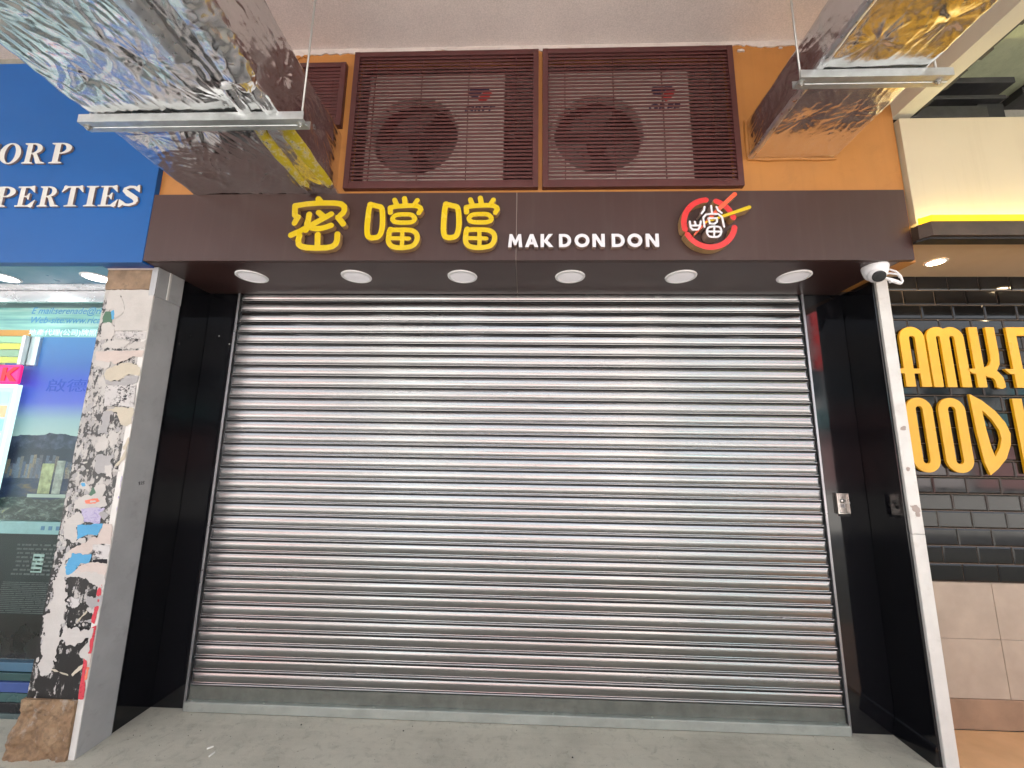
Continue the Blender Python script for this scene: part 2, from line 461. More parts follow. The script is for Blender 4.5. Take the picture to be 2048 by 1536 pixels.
M_letter = mk('golden_letter', (0.68, 0.355, 0.005), 0.35, var=0.04)
M_beam = mk('cream_beam', (0.62, 0.575, 0.47), 0.55, var=0.06, dirt=0.2, dirtc=(0.4, 0.36, 0.3))
M_iron = mk('dark_iron', (0.028, 0.027, 0.028), 0.5, var=0.3, vscale=10, bump=0.2, bscale=50)
M_stone = None
def m_stone():
    t = NT('rough_brown_stone')
    a = t.noise(5, 9, 0.7, dist=0.5); b = t.noise(28, 8, 0.7)
    c = t.ramp(a, [(0.28, (0.13, 0.075, 0.04)), (0.48, (0.25, 0.155, 0.085)), (0.66, (0.32, 0.22, 0.13)), (0.82, (0.27, 0.23, 0.18))])
    c = t.mix(t.ramp(b, [(0.48, 0), (0.66, 0.75)]), c, (0.10, 0.065, 0.04)); c = t.mix(t.ramp(t.noise(9, 6, 0.7), [(0.56, 0), (0.66, 0.7)]), c, (0.34, 0.32, 0.29))
    t.set(color=c, rough=0.8); t.bump(t.mix(0.5, a, b), 0.8, 0.02); return t.m
M_stone = m_stone()
def m_slat():
    t = NT('galvanised_slat')
    v = t.map((2.2, 40, 160)); n = t.noise(1.0, 6, 0.65, v)
    st = t.noise(1.0, 5, 0.6, t.map((0.7, 5, 9)))
    c = t.ramp(n, [(0.3, (0.255, 0.255, 0.257)), (0.7, (0.375, 0.375, 0.378))])
    c = t.mix(t.ramp(t.noise(14, 8, 0.7), [(0.60, 0.0), (0.8, 0.55)]), c, (0.17, 0.165, 0.16))
    t.set(color=c, metal=1.0, rough=t.ramp(st, [(0.3, 0.15), (0.7, 0.30)]))
    t.bump(t.mix(0.4, n, t.noise(1.0, 4, 0.5, t.map((3, 30, 30)))), 0.10, 0.003); return t.m
M_slat = m_slat()
M_brail = mk('stained_bottom_rail', (0.17, 0.18, 0.16), 0.5, metal=0.7, var=0.2, vscale=9, dirt=0.75, dirtc=(0.12, 0.12, 0.11), bump=0.1, bscale=60)
M_sill = mk('sill_angle', (0.44, 0.47, 0.44), 0.42, metal=0.7, var=0.1, vscale=9, dirt=0.4, dirtc=(0.25, 0.25, 0.24))
def m_foil(name, yellow=False):
    t = NT(name)
    n = t.noise(38, 6, 0.6, dist=0.6); k = t.noise(1.0, 5, 0.6, t.map((30, 9, 30), rot=(0, 0, 0.5)))
    col = t.ramp(t.noise(3.5, 6), [(0.3, (0.70, 0.69, 0.69)), (0.7, (0.86, 0.855, 0.86))])
    met, rough = 1.0, t.ramp(t.noise(6, 5), [(0.3, 0.13), (0.7, 0.27)])
    if yellow:
        x, y, z = t.xyz(); y_ = t.math('ADD', y, t.math('MULTIPLY', t.noise(14, 6, 0.7), 0.22))
        a = t.math('MULTIPLY', t.math('GREATER_THAN', y_, -0.46), t.math('LESS_THAN', y_, 0.0))
        msk = t.math('MULTIPLY', a, t.ramp(t.noise(20, 7, 0.75), [(0.38, 0.0), (0.5, 1.0)]))
        col = t.mix(msk, col, (0.55, 0.43, 0.02)); met = t.math('SUBTRACT', 1.0, msk)
        rough = t.mix(msk, rough, 0.6)
    t.set(color=col, metal=met, rough=rough)
    t.bump(t.mix(0.55, n, k), 0.30, 0.006); return t.m
M_foil = m_foil('aluminium_foil')
M_foily = m_foil('aluminium_foil_sprayed', True)
M_tape = mk('aluminium_tape', (0.66, 0.66, 0.68), 0.33, metal=0.95, var=0.12, vscale=20, bump=0.15, bscale=90)
M_pin = mk('pin_washer', (0.5, 0.5, 0.5), 0.4, metal=0.9)
M_glass = NT('shop_glass').set(color=(0.9, 1.0, 0.98), rough=0.0, trans=1.0, ior=1.05, spec=0.5)
M_alu = mk('silver_frame', (0.66, 0.67, 0.70), 0.25, metal=0.7, var=0.06)
M_cam = mk('white_plastic', (0.80, 0.79, 0.80), 0.35, var=0.02)
M_lens = mk('camera_lens_black', (0.008, 0.008, 0.01), 0.08, spec=0.7)
M_butt = mk('cigarette_paper', (0.75, 0.73, 0.68), 0.8)
M_ltext = mk('window_print_cyan', (0.015, 0.16, 0.34), 0.4)
M_lamp_cool = emis('lamp_cool', (0.86, 1.0, 0.95), 7)
M_lamp_warm = emis('lamp_warm', (1.0, 0.74, 0.42), 36)
M_led = emis('led_strip_warm', (1.0, 0.98, 0.52), 7.0)
M_ledy = emis('yellow_led_edge', (1.0, 0.62, 0.01), 0.16)
M_diff = emis('faint_diffuser', (0.80, 0.76, 0.78), 0.045)  # slight emission added to brighten the unlit-looking discs under the sign
M_diffring = mk('diffuser_ring', (0.84, 0.82, 0.83), 0.4, var=0.02)

# ================================================================== SETTING
def struct(name, mb, mat, origin=(0, 0, 0), **k):
    return tag(mb.build(name, mat, origin=origin, **k), kind='structure')
struct('pavement', MB().box(-14, 18, -5.0, 0.6, -0.25, 0.0), M_floor, (2, -2, 0))
struct('road', MB().box(-60, 70, -60, -5.3, -0.3, -0.13), M_road, (2, -10, -0.13))
struct('kerb', MB().box(-14, 18, -5.3, -5.0, -0.3, 0.002, bev=0.01), M_kerb, (2, -5.1, 0))
struct('ground', MB().box(-60, 70, 0.6, 30, -0.4, -0.05), M_asphalt, (2, 10, -0.05))
struct('ceiling', MB().box(-14, 4.395, -3.8, 0.6, 4.302, 4.6), M_ceil, (2, -2, 4.3))
struct('ceiling', MB().box(4.395, 18, -3.8, 0.6, 4.302, 4.6), M_green, (6, -2, 4.3))

# ================================================================== MIDDLE SHOP: orange wall, signboard
SY = -0.53            # front of the signboard
t = thing('shop_wall', (2.07, -0.5, 3.2), 'orange painted wall with openings for the air conditioners above the brown sign', 'wall')
w = MB()
Y0, Y1 = -0.50, -0.42
for x0, x1, z0, z1 in ((-0.254, 4.395, 3.19, 3.242), (-0.254, 4.395, 4.236, 4.302), (-0.254, 0.30, 3.242, 4.236), (0.90, 0.966, 3.242, 4.236),
                       (0.30, 0.90, 3.242, 3.70), (0.30, 0.90, 4.165, 4.236), (2.174, 2.216, 3.242, 4.236), (3.425, 4.395, 3.242, 4.236)):
    w.box(x0, x1, Y0, Y1, z0, z1)
w.build('wall_face', M_orange, t)
w = MB()
w.box(-0.254, 4.395, -0.40, -0.06, 3.14, 3.19).box(-0.254, 4.395, -0.06, 0.3, 2.785, 3.19)
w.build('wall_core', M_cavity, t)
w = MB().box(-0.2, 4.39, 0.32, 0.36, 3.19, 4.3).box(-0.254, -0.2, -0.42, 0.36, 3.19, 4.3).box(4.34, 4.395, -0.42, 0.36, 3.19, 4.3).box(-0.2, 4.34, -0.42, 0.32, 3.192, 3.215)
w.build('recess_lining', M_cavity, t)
MB().box(4.30, 4.395, -0.498, -0.06, 2.755, 3.19).build('end_panel', M_orange, t)
# ragged plaster where the ceiling meets the orange wall
top = [(-0.25, 4.31)] + [(-0.25 + i * 0.0775, 4.262 + 0.022 * math.sin(i * 1.7) * random.random() + 0.012 * random.uniform(-1, 1)) for i in range(61)] + [(4.39, 4.31)]
pl = shape('plaster_edge', [('poly', top)], -0.506, -0.4995, M_plaster, t, res=0.006, noise=(0.014, 38, 5))
for i in range(46):
    x = random.uniform(0.5, 4.3); z = 4.25 - abs(random.gauss(0, 0.012)); r = random.uniform(0.004, 0.013)
    if random.random() < 0.5: continue
    shape('plaster_flake', [('ell', x, z, r * random.uniform(1, 2.5), r)], -0.509, -0.5, M_plaster if random.random() < 0.6 else M_orange, t, res=0.003, noise=(0.008, 90, i))

# --- signboard
sg = thing('signboard', (2.05, SY, 2.755), 'dark brown signboard with raised yellow characters and white lettering over the shutter', 'sign')
ZB, ZT = 2.755, 3.204
for x0, x1 in ((-0.252, 2.0495), (2.0535, 4.362)):
    MB().box(x0, x1, SY, SY + 0.025, ZB, ZT, bev=0.0015).build('front_panel', M_brown, sg)
for x0, x1 in ((-0.252, 2.0495), (2.0535, 4.296)):
    MB().box(x0, x1, SY + 0.026, -0.012, ZB - 0.001, ZB + 0.02).build('soffit_panel', M_soffit, sg)
MB().box(2.0497, 2.0533, SY + 0.004, SY + 0.02, ZB + 0.002, ZT - 0.002).box(2.0497, 2.0533, SY + 0.03, -0.02, ZB + 0.003, ZB + 0.018).build('joint_strip', M_joint, sg)
MB().box(-0.250, 4.36, SY + 0.026, -0.41, ZT - 0.02, ZT - 0.002).build('top_cap', M_brown, sg)
YF = SY - 0.036
mi = [
 [(0.831, 3.143), (0.848, 3.122)], [(0.695, 3.035), (0.69, 3.097), (0.76, 3.108), (0.845, 3.115), (0.93, 3.114), (0.975, 3.108), (0.997, 3.090), (1.0, 3.065), (0.994, 3.046), (0.980, 3.034)],
 [(0.964, 3.018), (0.982, 2.998), (1.0, 2.975)], [(0.717, 3.021), (0.708, 3.003), (0.699, 2.982)],
 [(0.685, 2.902), (0.740, 2.930), (0.802, 2.967), (0.860, 3.002), (0.92, 3.040)], [(0.784, 3.039), (0.781, 2.99), (0.774, 2.934)], [(0.842, 3.051), (0.869, 3.029)],
 [(0.777, 2.980), (0.788, 2.962), (0.806, 2.950), (0.835, 2.944), (0.862, 2.945), (0.895, 2.953), (0.926, 2.965)],
 [(0.738, 2.898), (0.734, 2.868), (0.740, 2.842), (0.757, 2.828), (0.790, 2.820), (0.85, 2.817), (0.91, 2.819), (0.945, 2.826), (0.965, 2.842), (0.972, 2.868), (0.971, 2.907)],
 [(0.85, 2.905), (0.856, 2.822)]]
shape('character', [('cap', s, 0.036) for s in mi], YF, SY - 0.001, [M_yellow, M_lside], sg, res=0.0028)
def smooth_loop(pts, n=40):
    P = np.array(pts[:-1]); m = len(P); out = []
    for i in range(m):
        p0, p1, p2, p3 = P[i - 1], P[i], P[(i + 1) % m], P[(i + 2) % m]
        for k in range(4):
            u = k / 4; out.append(tuple(0.5 * (2 * p1 + (p2 - p0) * u + (2 * p0 - 5 * p1 + 4 * p2 - p3) * u * u + (3 * p1 - p0 - 3 * p2 + p3) * u ** 3)))
    return out + [out[0]]
mouth = [(1.158, 3.094), (1.200, 3.091), (1.230, 3.076), (1.241, 3.00), (1.240, 2.932), (1.222, 2.890), (1.172, 2.885), (1.152, 2.918), (1.150, 3.021), (1.158, 3.094)]
ko = [(1.371, 3.036), (1.415, 3.032), (1.437, 3.007), (1.420, 2.985), (1.368, 2.981), (1.318, 2.986), (1.301, 3.008), (1.321, 3.031), (1.371, 3.036)]
ta = [(1.293, 2.930), (1.36, 2.934), (1.420, 2.930), (1.452, 2.908), (1.458, 2.870), (1.436, 2.832), (1.378, 2.818), (1.315, 2.825), (1.287, 2.855), (1.286, 2.90), (1.293, 2.930)]
dang = [('cap', smooth_loop(mouth), 0.034), ('cap', [(1.159, 3.101), (1.160, 3.096)], 0.040), ('cap', smooth_loop(ko), 0.029), ('cap', smooth_loop(ta), 0.031),
        ('cap', [(1.293, 2.936), (1.294, 2.93)], 0.036), ('cap', [(1.306, 3.132), (1.320, 3.097)], 0.030), ('cap', [(1.366, 3.142), (1.374, 3.101)], 0.032), ('cap', [(1.446, 3.129), (1.425, 3.092)], 0.030),
        ('cap', [(1.285, 3.048), (1.282, 3.081), (1.325, 3.090), (1.40, 3.094), (1.445, 3.091), (1.466, 3.080), (1.471, 3.066), (1.460, 3.045)], 0.031),
        ('cap', [(1.366, 2.923), (1.370, 2.821)], 0.026), ('cap', [(1.293, 2.880), (1.408, 2.877)], 0.026)]
ch = shape('character', dang, YF, SY - 0.001, [M_yellow, M_lside], sg, res=0.0028)
inst('character', ch, sg, (0.465, 0, -0.0005))
# white latin letters: geometric strokes with flat ends
H0, H1, SW = 2.823, 2.907, 0.0205
def latin(c, x0, x1, yz=None):
    m, hw = (x0 + x1) / 2, SW / 2
    if c == 'M': return [('poly', [(x0, H0), (x0 + 0.008, H1), (x0 + 0.024, H1), (m, H0 + 0.045), (x1 - 0.024, H1), (x1 - 0.008, H1), (x1, H0), (x1 - SW, H0), (x1 - SW - 0.003, H0 + 0.048), (m + 0.006, H0 + 0.013), (m - 0.006, H0 + 0.013), (x0 + SW + 0.003, H0 + 0.048), (x0 + SW, H0)])]
    if c == 'A': return [('poly', [(x0, H0), (m - 0.010, H1), (m + 0.010, H1), (x1, H0), (x1 - 0.022, H0), (x1 - 0.029, H0 + 0.018), (x0 + 0.029, H0 + 0.018), (x0 + 0.022, H0)]), ('-', 'poly', [(x0 + 0.036, H0 + 0.034), (m, H1 - 0.026), (x1 - 0.036, H0 + 0.034)])]
    if c == 'K': return [('flat', [(x0 + hw, H0), (x0 + hw, H1)], SW), ('poly', [(x0 + SW - 0.001, H0 + 0.041), (x1 - 0.026, H1), (x1, H1), (x0 + 0.042, H0 + 0.045), (x1 + 0.003, H0), (x1 - 0.023, H0), (x0 + SW - 0.001, H0 + 0.035)])]
    if c == 'D': return [('rr', x0 - 0.03, x1, H0, H1, 0.041), ('-', 'poly', [(x0 - 0.1, H0 - 0.1), (x0, H0 - 0.1), (x0, H1 + 0.1), (x0 - 0.1, H1 + 0.1)]),
                         ('-', 'rr', x0 - 0.03, x1 - SW, H0 + 0.018, H1 - 0.018, 0.023), ('flat', [(x0 + hw, H0), (x0 + hw, H1)], SW)]
    if c == 'O': return [('ell', m, (H0 + H1) / 2, (x1 - x0) / 2, (H1 - H0) / 2 + 0.001), ('-', 'ell', m, (H0 + H1) / 2, (x1 - x0) / 2 - SW, (H1 - H0) / 2 - SW + 0.001)]
    if c == 'N': return [('flat', [(x0 + hw, H0), (x0 + hw, H1)], SW), ('flat', [(x1 - hw, H0), (x1 - hw, H1)], SW), ('poly', [(x0, H1), (x0 + 0.022, H1), (x1, H0), (x1 - 0.022, H0)])]
for c, x0, x1 in (('M', 2.004, 2.089), ('A', 2.104, 2.184), ('K', 2.197, 2.270), ('D', 2.306, 2.378), ('O', 2.398, 2.486), ('N', 2.503, 2.576), ('D', 2.616, 2.692), ('O', 2.708, 2.795), ('N', 2.815, 2.892)):
    shape('letter', latin(c, x0, x1), SY - 0.030, SY - 0.001, [M_white_acr, M_lside2], sg, res=0.0018)
# round logo: red ring in three pieces, chopsticks and white character
def arc(cx, cz, rx, rz, a0, a1, n=26):
    return [(cx + rx * math.cos(math.radians(a0 + (a1 - a0) * i / n)), cz + rz * math.sin(math.radians(a0 + (a1 - a0) * i / n))) for i in range(n + 1)]
LX, LZ = 3.180, 2.960
for a0, a1 in ((92, 196), (206, 351), (12, 72)):
    shape('logo_ring', [('flat', arc(LX, LZ, 0.146, 0.150, a0, a1), 0.034)] + [('cap', arc(LX, LZ, 0.146, 0.150, a0 + 1, a1 - 1), 0.030)], SY - 0.050, SY - 0.001, [M_red, M_lside], sg, res=0.0028)
shape('logo_chopstick', [('taper', (3.338, 3.142), (3.236, 3.046), 0.026, 0.024), ('taper', (3.236, 3.046), (3.088, 2.885), 0.023, 0.008)], SY - 0.056, SY - 0.002, [M_ored, M_lside], sg, res=0.002)
shape('logo_chopstick', [('taper', (3.413, 3.055), (3.26, 3.0), 0.022, 0.018), ('taper', (3.26, 3.0), (3.143, 2.956), 0.016, 0.007)], SY - 0.060, SY - 0.003, [M_yellow, M_lside], sg, res=0.002)
lg = [[(3.063, 2.963), (3.066, 2.925), (3.076, 2.912), (3.106, 2.912), (3.119, 2.930), (3.126, 2.964)], [(3.066, 2.937), (3.120, 2.938)], [(3.092, 2.962), (3.096, 2.938)],
      [(3.153, 3.056), (3.149, 3.035), (3.133, 3.014)], [(3.192, 3.063), (3.194, 3.018)], [(3.222, 3.056), (3.230, 3.034), (3.250, 3.017)],
      [(3.145, 2.929), (3.142, 2.988), (3.157, 3.007), (3.185, 3.012), (3.230, 3.010), (3.250, 2.990), (3.257, 2.929)], [(3.171, 2.984), (3.219, 2.983), (3.219, 2.961), (3.203, 2.948), (3.177, 2.95), (3.171, 2.984)],
      [(3.201, 2.931), (3.196, 2.865)], [(3.159, 2.9), (3.238, 2.899)]]
lt = [(3.201, 2.931), (3.232, 2.926), (3.239, 2.899), (3.225, 2.872), (3.196, 2.865), (3.166, 2.872), (3.157, 2.9), (3.17, 2.926), (3.201, 2.931)]
shape('logo_character', [('cap', s, 0.0115) for s in lg] + [('cap', smooth_loop(lt), 0.0115)], SY - 0.064, SY - 0.004, [M_white_acr, M_lside2], sg, res=0.0018)

# --- six downlights under the sign
names = ['leftmost of the six', 'second from the left', 'third from the left', 'fourth from the left', 'fifth from the left', 'rightmost, beside the camera']
d0 = None
for i, x in enumerate((0.285, 0.992, 1.696, 2.398, 3.108, 3.820)):
    o = thing('downlight', (x, -0.307, 2.753), 'round white downlight under the brown sign, ' + names[i], 'downlight', 'downlights under the brown sign')
    if d0 is None:
        a = MB().lathe([(0.097, 0.0), (0.095, -0.006), (0.080, -0.008), (0.079, -0.003)], (x, -0.307, 2.754), n=48).build('trim_ring', M_diffring, o, smooth=True)
        b = MB().lathe([(0.0792, -0.0045), (0.05, -0.0065), (0.0, -0.007)], (x, -0.307, 2.754), n=48).build('diffuser', M_diff, o, smooth=True)
        d0 = (a, b)
    else:
        for s in d0: inst(s.name.split('.')[0], s, o, (0, 0, 0))

# --- louvre grilles with condensers behind
def grille(x0, x1, z0, z1, label, closed=False):
    g = thing('louvre_grille', ((x0 + x1) / 2, SY, z0), label, 'louvre', 'maroon louvres above the sign')
    f = MB(); fw = 0.036
    ya, yb = SY - 0.004, SY + 0.034
    f.box(x0, x0 + fw, ya, yb, z0, z1, bev=0.002).box(x1 - fw, x1, ya, yb, z0, z1, bev=0.002).box(x0 + fw - 0.001, x1 - fw + 0.001, ya + 0.0015, yb, z0, z0 + fw, bev=0.002).box(x0 + fw - 0.001, x1 - fw + 0.001, ya + 0.0015, yb, z1 - fw, z1, bev=0.002)
    f.build('frame', M_louvre, g)
    n = int(round((z1 - z0 - 2 * fw) / 0.0258)); p = (z1 - z0 - 2 * fw) / n; s0 = None
    for i in range(n):
        zc = z0 + fw + p * (i + 0.5)
        if s0 is None:
            h = 0.0105 if closed else 0.0074; a, b = x0 + fw - 0.002, x1 - fw + 0.002
            m = MB(); ym, dy = SY + 0.006, 0.0030
            m.v = [(x, y, z) for x in (a, b) for (y, z) in ((ym, zc + h), (ym, zc - h), (ym + dy, zc - h), (ym + dy, zc + h))]
            m.f = [(0, 1, 2, 3), (7, 6, 5, 4), (0, 4, 5, 1), (1, 5, 6, 2), (2, 6, 7, 3), (3, 7, 4, 0)]; m.mi = [0] * 6
            s0 = m.build('slat', M_louvre, g); zc0 = zc
        else: inst('slat', s0, g, (0, random.uniform(-0.0006, 0.0006), zc - zc0))
    for k in range(4):
        xx = x0 + fw + (x1 - x0 - 2 * fw) * (k + 0.35) / 3.7
        MB().box(xx - 0.003, xx + 0.003, SY + 0.014, SY + 0.022, z0 + fw, z1 - fw).build('tie_bar', M_louvre, g)
    return g
grille(0.958, 2.182, 3.238, 4.243, 'maroon louvre in front of the left air conditioner above the sign')
grille(2.208, 3.433, 3.238, 4.244, 'maroon louvre in front of the right air conditioner above the sign')
grille(0.280, 0.905, 3.690, 4.168, 'small dark louvre half hidden behind the left foil duct', True)
def condenser(x0, x1, z0, z1, fx, label):
    yf, yb = -0.40, 0.05
    c = thing('air_conditioner', ((x0 + x1) / 2, yf, 3.215), label, 'air conditioner', 'condensers behind the louvres')
    fz, R = (z0 + z1) / 2 - 0.03, 0.295
    front = [('rr', x0, x1, z0, z1, 0.02), ('-', 'ell', fx, fz, R, R)]
    shape('casing_front', front, yf, yf + 0.012, [M_case, M_case_side], c, res=0.012)
    MB().box(x0, x0 + 0.01, yf + 0.012, yb, z0, z1).box(x1 - 0.01, x1, yf + 0.012, yb, z0, z1).box(x0 + 0.01, x1 - 0.01, yf + 0.012, yb, z1 - 0.01, z1).box(x0 + 0.01, x1 - 0.01, yb - 0.01, yb, z0, z1 - 0.01).build('casing_body', M_case_side, c)
    MB().lathe([(R + 0.035, 0.0), (R + 0.02, -0.014), (R, -0.01), (R - 0.005, 0.06)], (fx, yf + 0.001, fz), axis=(0, 1, 0), n=56).build('fan_ring', M_case, c, smooth=0.6)
    hub = MB().lathe([(0.0, -0.03), (0.06, -0.025), (0.075, 0.0), (0.075, 0.06)], (fx, yf + 0.09, fz), axis=(0, 1, 0), n=24).build('fan_hub', M_fan, c, smooth=0.6)
    for k in range(3):
        th = math.radians(100 + 120 * k); P = np.zeros((7, 7, 3))
        for i in range(7):
            rr = 0.07 + (R - 0.10) * i / 6
            for j in range(7):
                a = th + (j / 6 - 0.5) * (1.15 + 0.2 * i / 6)
                P[i, j] = (fx + rr * math.cos(a), yf + 0.10 + 0.07 * (j / 6 - 0.5), fz + rr * math.sin(a))
        MB().grid(P).build('fan_blade', M_case_side, hub, smooth=True)
    rb = MB().tube(arc3(fx, fz, R * 0.66, yf - 0.004), 0.003, 5).tube(arc3(fx, fz, R * 0.34, yf - 0.004), 0.003, 5)
    for k in range(8):
        a = k * PI / 4; rb.tube([(fx, yf - 0.004, fz), (fx + R * math.cos(a), yf - 0.004, fz + R * math.sin(a))], 0.003, 5)
    rb.build('fan_guard', M_fan, c)
    # maker's emblem and word
    ex, ez = x1 - 0.165, z1 - 0.175
    shape('emblem', [('poly', [(ex - 0.075, ez + 0.05), (ex + 0.055, ez + 0.05), (ex + 0.075, ez + 0.02), (ex + 0.01, ez + 0.02), (ex - 0.03, ez - 0.03), (ex - 0.085, ez + 0.0)])], yf - 0.002, yf + 0.001, M_navy, c, res=0.004)
    shape('emblem', [('poly', [(ex + 0.014, ez + 0.018), (ex + 0.078, ez + 0.018), (ex + 0.055, ez - 0.03), (ex + 0.01, ez - 0.065), (ex - 0.02, ez - 0.03)])], yf - 0.002, yf + 0.001, M_red, c, res=0.004)
    text('emblem_word', 'GREE', ex - 0.105, ez - 0.135, yf - 0.001, 0.072, M_navy, c, shear=0.2, bold=0.002, width=0.21)
    MB().box(x0 + 0.04, x1 - 0.04, yf + 0.02, yb - 0.02, z0 - 0.045, z0 - 0.001).build('mount', M_case_side, c)
    MB().tube([(x1 - 0.25, yf - 0.03, z0 + 0.02), (x1 - 0.1, yf - 0.035, z0 - 0.02), (x1 + 0.05, yf - 0.02, z0 - 0.03), (x1 + 0.13, yf + 0.05, z0 + 0.03)], 0.009, 8).build('cable', M_fan, c)
    return c
def arc3(fx, fz, r, y, n=28): return [(fx + r * math.cos(2 * PI * k / n), y, fz + r * math.sin(2 * PI * k / n)) for k in range(n + 1)]
condenser(1.02, 1.955, 3.29, 4.205, 1.352, 'cream air conditioner with fan and red and blue emblem behind the left louvre')
condenser(2.255, 3.195, 3.29, 4.20, 2.585, 'cream air conditioner with fan behind the right louvre')

# ================================================================== ROLLER SHUTTER
sh = thing('roller_shutter', (2.028, 0, 0), 'closed galvanised steel roller shutter across the middle shop', 'shutter')
Z0, P0, WX = 0.132, 0.08, 4.056
prof = [(0.0, -0.003), (0.0015, 0.0015)]                                   # (height within the slat from its bottom, bulge towards the street)
prof = []
prof += [(0.0, -0.016, 0), (0.0035, -0.016, 0), (0.0045, -0.006, 0)]
prof += [(0.0052, 0.0030, 0), (0.0070, 0.0054, 0), (0.0108, 0.0062, 0), (0.0146, 0.0056, 0), (0.0162, 0.0034, 0)]      # narrow interlock rib
prof += [(0.0170, -0.0060, 0), (0.0212, -0.0070, 0), (0.0220, -0.0030, 1)]
for k in range(13):                                                       # main convex curve
    u = k / 12; prof.append((0.0225 + 0.0520 * u, -0.001 + 0.0042 * (1 - abs(2 * u - 1) ** 2.3), 1))
prof += [(0.0752, -0.010, 0), (0.0765, -0.016, 0), (0.08, -0.016, 0)]
xs = sorted(set([0.006, 0.009, 0.013, 0.018, 0.026, 0.034, WX - 0.034, WX - 0.026, WX - 0.018, WX - 0.013, WX - 0.009, WX - 0.006] + [0.05 + (WX - 0.1) * i / 90 for i in range(91)]))
xs = np.array(xs)
for i in range(33):
    zb = Z0 + P0 * i
    wob = fbm(xs * 1.6, np.full_like(xs, i * 7.3), 3, 3); tw = fbm(xs * 0.7, np.full_like(xs, i * 3.1), 9, 3) * 2.3 + random.uniform(-1, 1) * 0.9; dip = fbm(xs * 6, np.full_like(xs, i * 11.7), 21, 3)
    e = np.minimum(xs - 0.012, WX - 0.012 - xs) / 0.016; e = np.sqrt(np.clip(1 - (1 - np.clip(e, 0, 1)) ** 2, 0, 1))
    P = np.zeros((len(prof), len(xs), 3))
    for k, (h, b, main) in enumerate(prof):
        hh = h - 0.04
        bb = b * (e if main else 1) if main else b
        P[k, :, 0] = xs
        P[k, :, 1] = -(bb + 0.0011 * wob + hh * 0.022 * tw + (0.0005 * dip if main else 0)) - 0.004
        P[k, :, 2] = zb + h + 0.0008 * wob
    MB().grid(P).build('slat', M_slat, sh, smooth=0.9, fixn=False)
MB().box(0.003, WX - 0.003, 0.006, 0.012, 0.1, 2.79).build('backing', M_seal, sh)  # black sheet added to darken the gaps between slats
MB().box(0.004, WX - 0.004, -0.004, 0.005, 0.056, 0.1305, bev=0.001).build('bottom_rail', M_brail, sh)
s = MB().box(0.004, WX - 0.004, -0.034, 0.006, 0.046, 0.0555, bev=0.001).box(0.004, WX - 0.004, -0.0385, -0.034, 0.004, 0.054, bev=0.001)
for x in (0.04, 0.5, 1.2, 2.3, 2.9, WX - 0.06): s.lathe([(0.007, 0.0), (0.006, 0.003), (0, 0.004)], (x, -0.016, 0.0555), n=10)
s.build('sill_angle', M_sill, sh)
for x0, x1 in ((-0.012, 0.002), (WX - 0.002, WX + 0.012)):
    MB().box(x0, x1, -0.022, -0.016, 0.004, 2.753, bev=0.001).box(x0 + 0.004, x1 - 0.004, -0.016, 0.012, 0.004, 2.753).build('guide_rail', M_rail, sh)
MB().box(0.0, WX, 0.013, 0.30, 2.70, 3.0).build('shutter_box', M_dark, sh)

# ================================================================== GRANITE REVEALS AND TRIM
g = thing('granite_cladding', (-0.13, -0.1, 0), 'polished black granite lining the left side of the shutter', 'cladding')
MB().box(-0.232, -0.0135, -0.002, 0.02, 0.0, 2.753, bev=0.0015).build('front_slab', M_granite, g)
MB().box(-0.256, -0.234, -0.252, 0.02, 0.0, 2.753, bev=0.002).build('side_slab', M_granite, g)
MB().box(-0.2335, -0.2315, -0.2519, -0.2440, 0.01, 2.74).build('seal_strip', M_seal, g)
for x, z in ((-0.045, 2.37), (-0.13, 2.43)): MB().lathe([(0.006, 0), (0.004, 0.003), (0, 0.0035)], (x, -0.002, z), axis=(0, -1, 0), n=10).build('screw', M_rod, g)
g = thing('granite_cladding', (4.22, -0.1, 0), 'polished black granite lining the right side of the shutter with a lock box', 'cladding')
MB().box(4.0695, 4.341, -0.002, 0.02, 0.0, 2.753, bev=0.0015).build('front_slab', M_granite, g)
MB().box(4.343, 4.358, -0.252, 0.02, 0.0, 2.753, bev=0.002).build('side_slab', M_granite, g)
w = MB(); w.v = [(4.3425, -0.25, 0), (4.3425, -0.006, 0), (4.3425, -0.006, 0.10), (4.3425, -0.25, 0.10), (4.318, -0.25, 0.0), (4.318, -0.006, 0), (4.335, -0.006, 0.09), (4.335, -0.25, 0.09)]
w.f = [(0, 1, 2, 3), (4, 7, 6, 5), (0, 4, 5, 1), (3, 2, 6, 7), (0, 3, 7, 4), (1, 5, 6, 2)]; w.mi = [0] * 6
w.build('skirting', M_granite, g)
t = thing('steel_trim', (4.39, -0.25, 0), 'pale metal edge strip running up the right end of the shop front', 'trim')
MB().box(4.3585, 4.43, -0.268, -0.20, 0.0, 1.19, bev=0.003).build('lower_length', M_trim_l, t)
MB().box(4.3585, 4.43, -0.268, -0.20, 1.192, 2.753, bev=0.003).build('upper_length', M_trim_l, t)
MB().box(4.3585, 4.432, -0.199, 0.045, 0.0, 2.753).build('return_panel', M_trim_l, t)
for k, (x, z, r) in enumerate(((4.395, 1.33, 0.020), (4.402, 1.30, 0.011), (4.385, 1.56, 0.008), (4.395, 1.80, 0.012))):
    shape('glue_scrap', [('ell', x, z, r * 1.3, r)], -0.2695, -0.268, M_joint, t, res=0.002, noise=(0.012, 60, k))
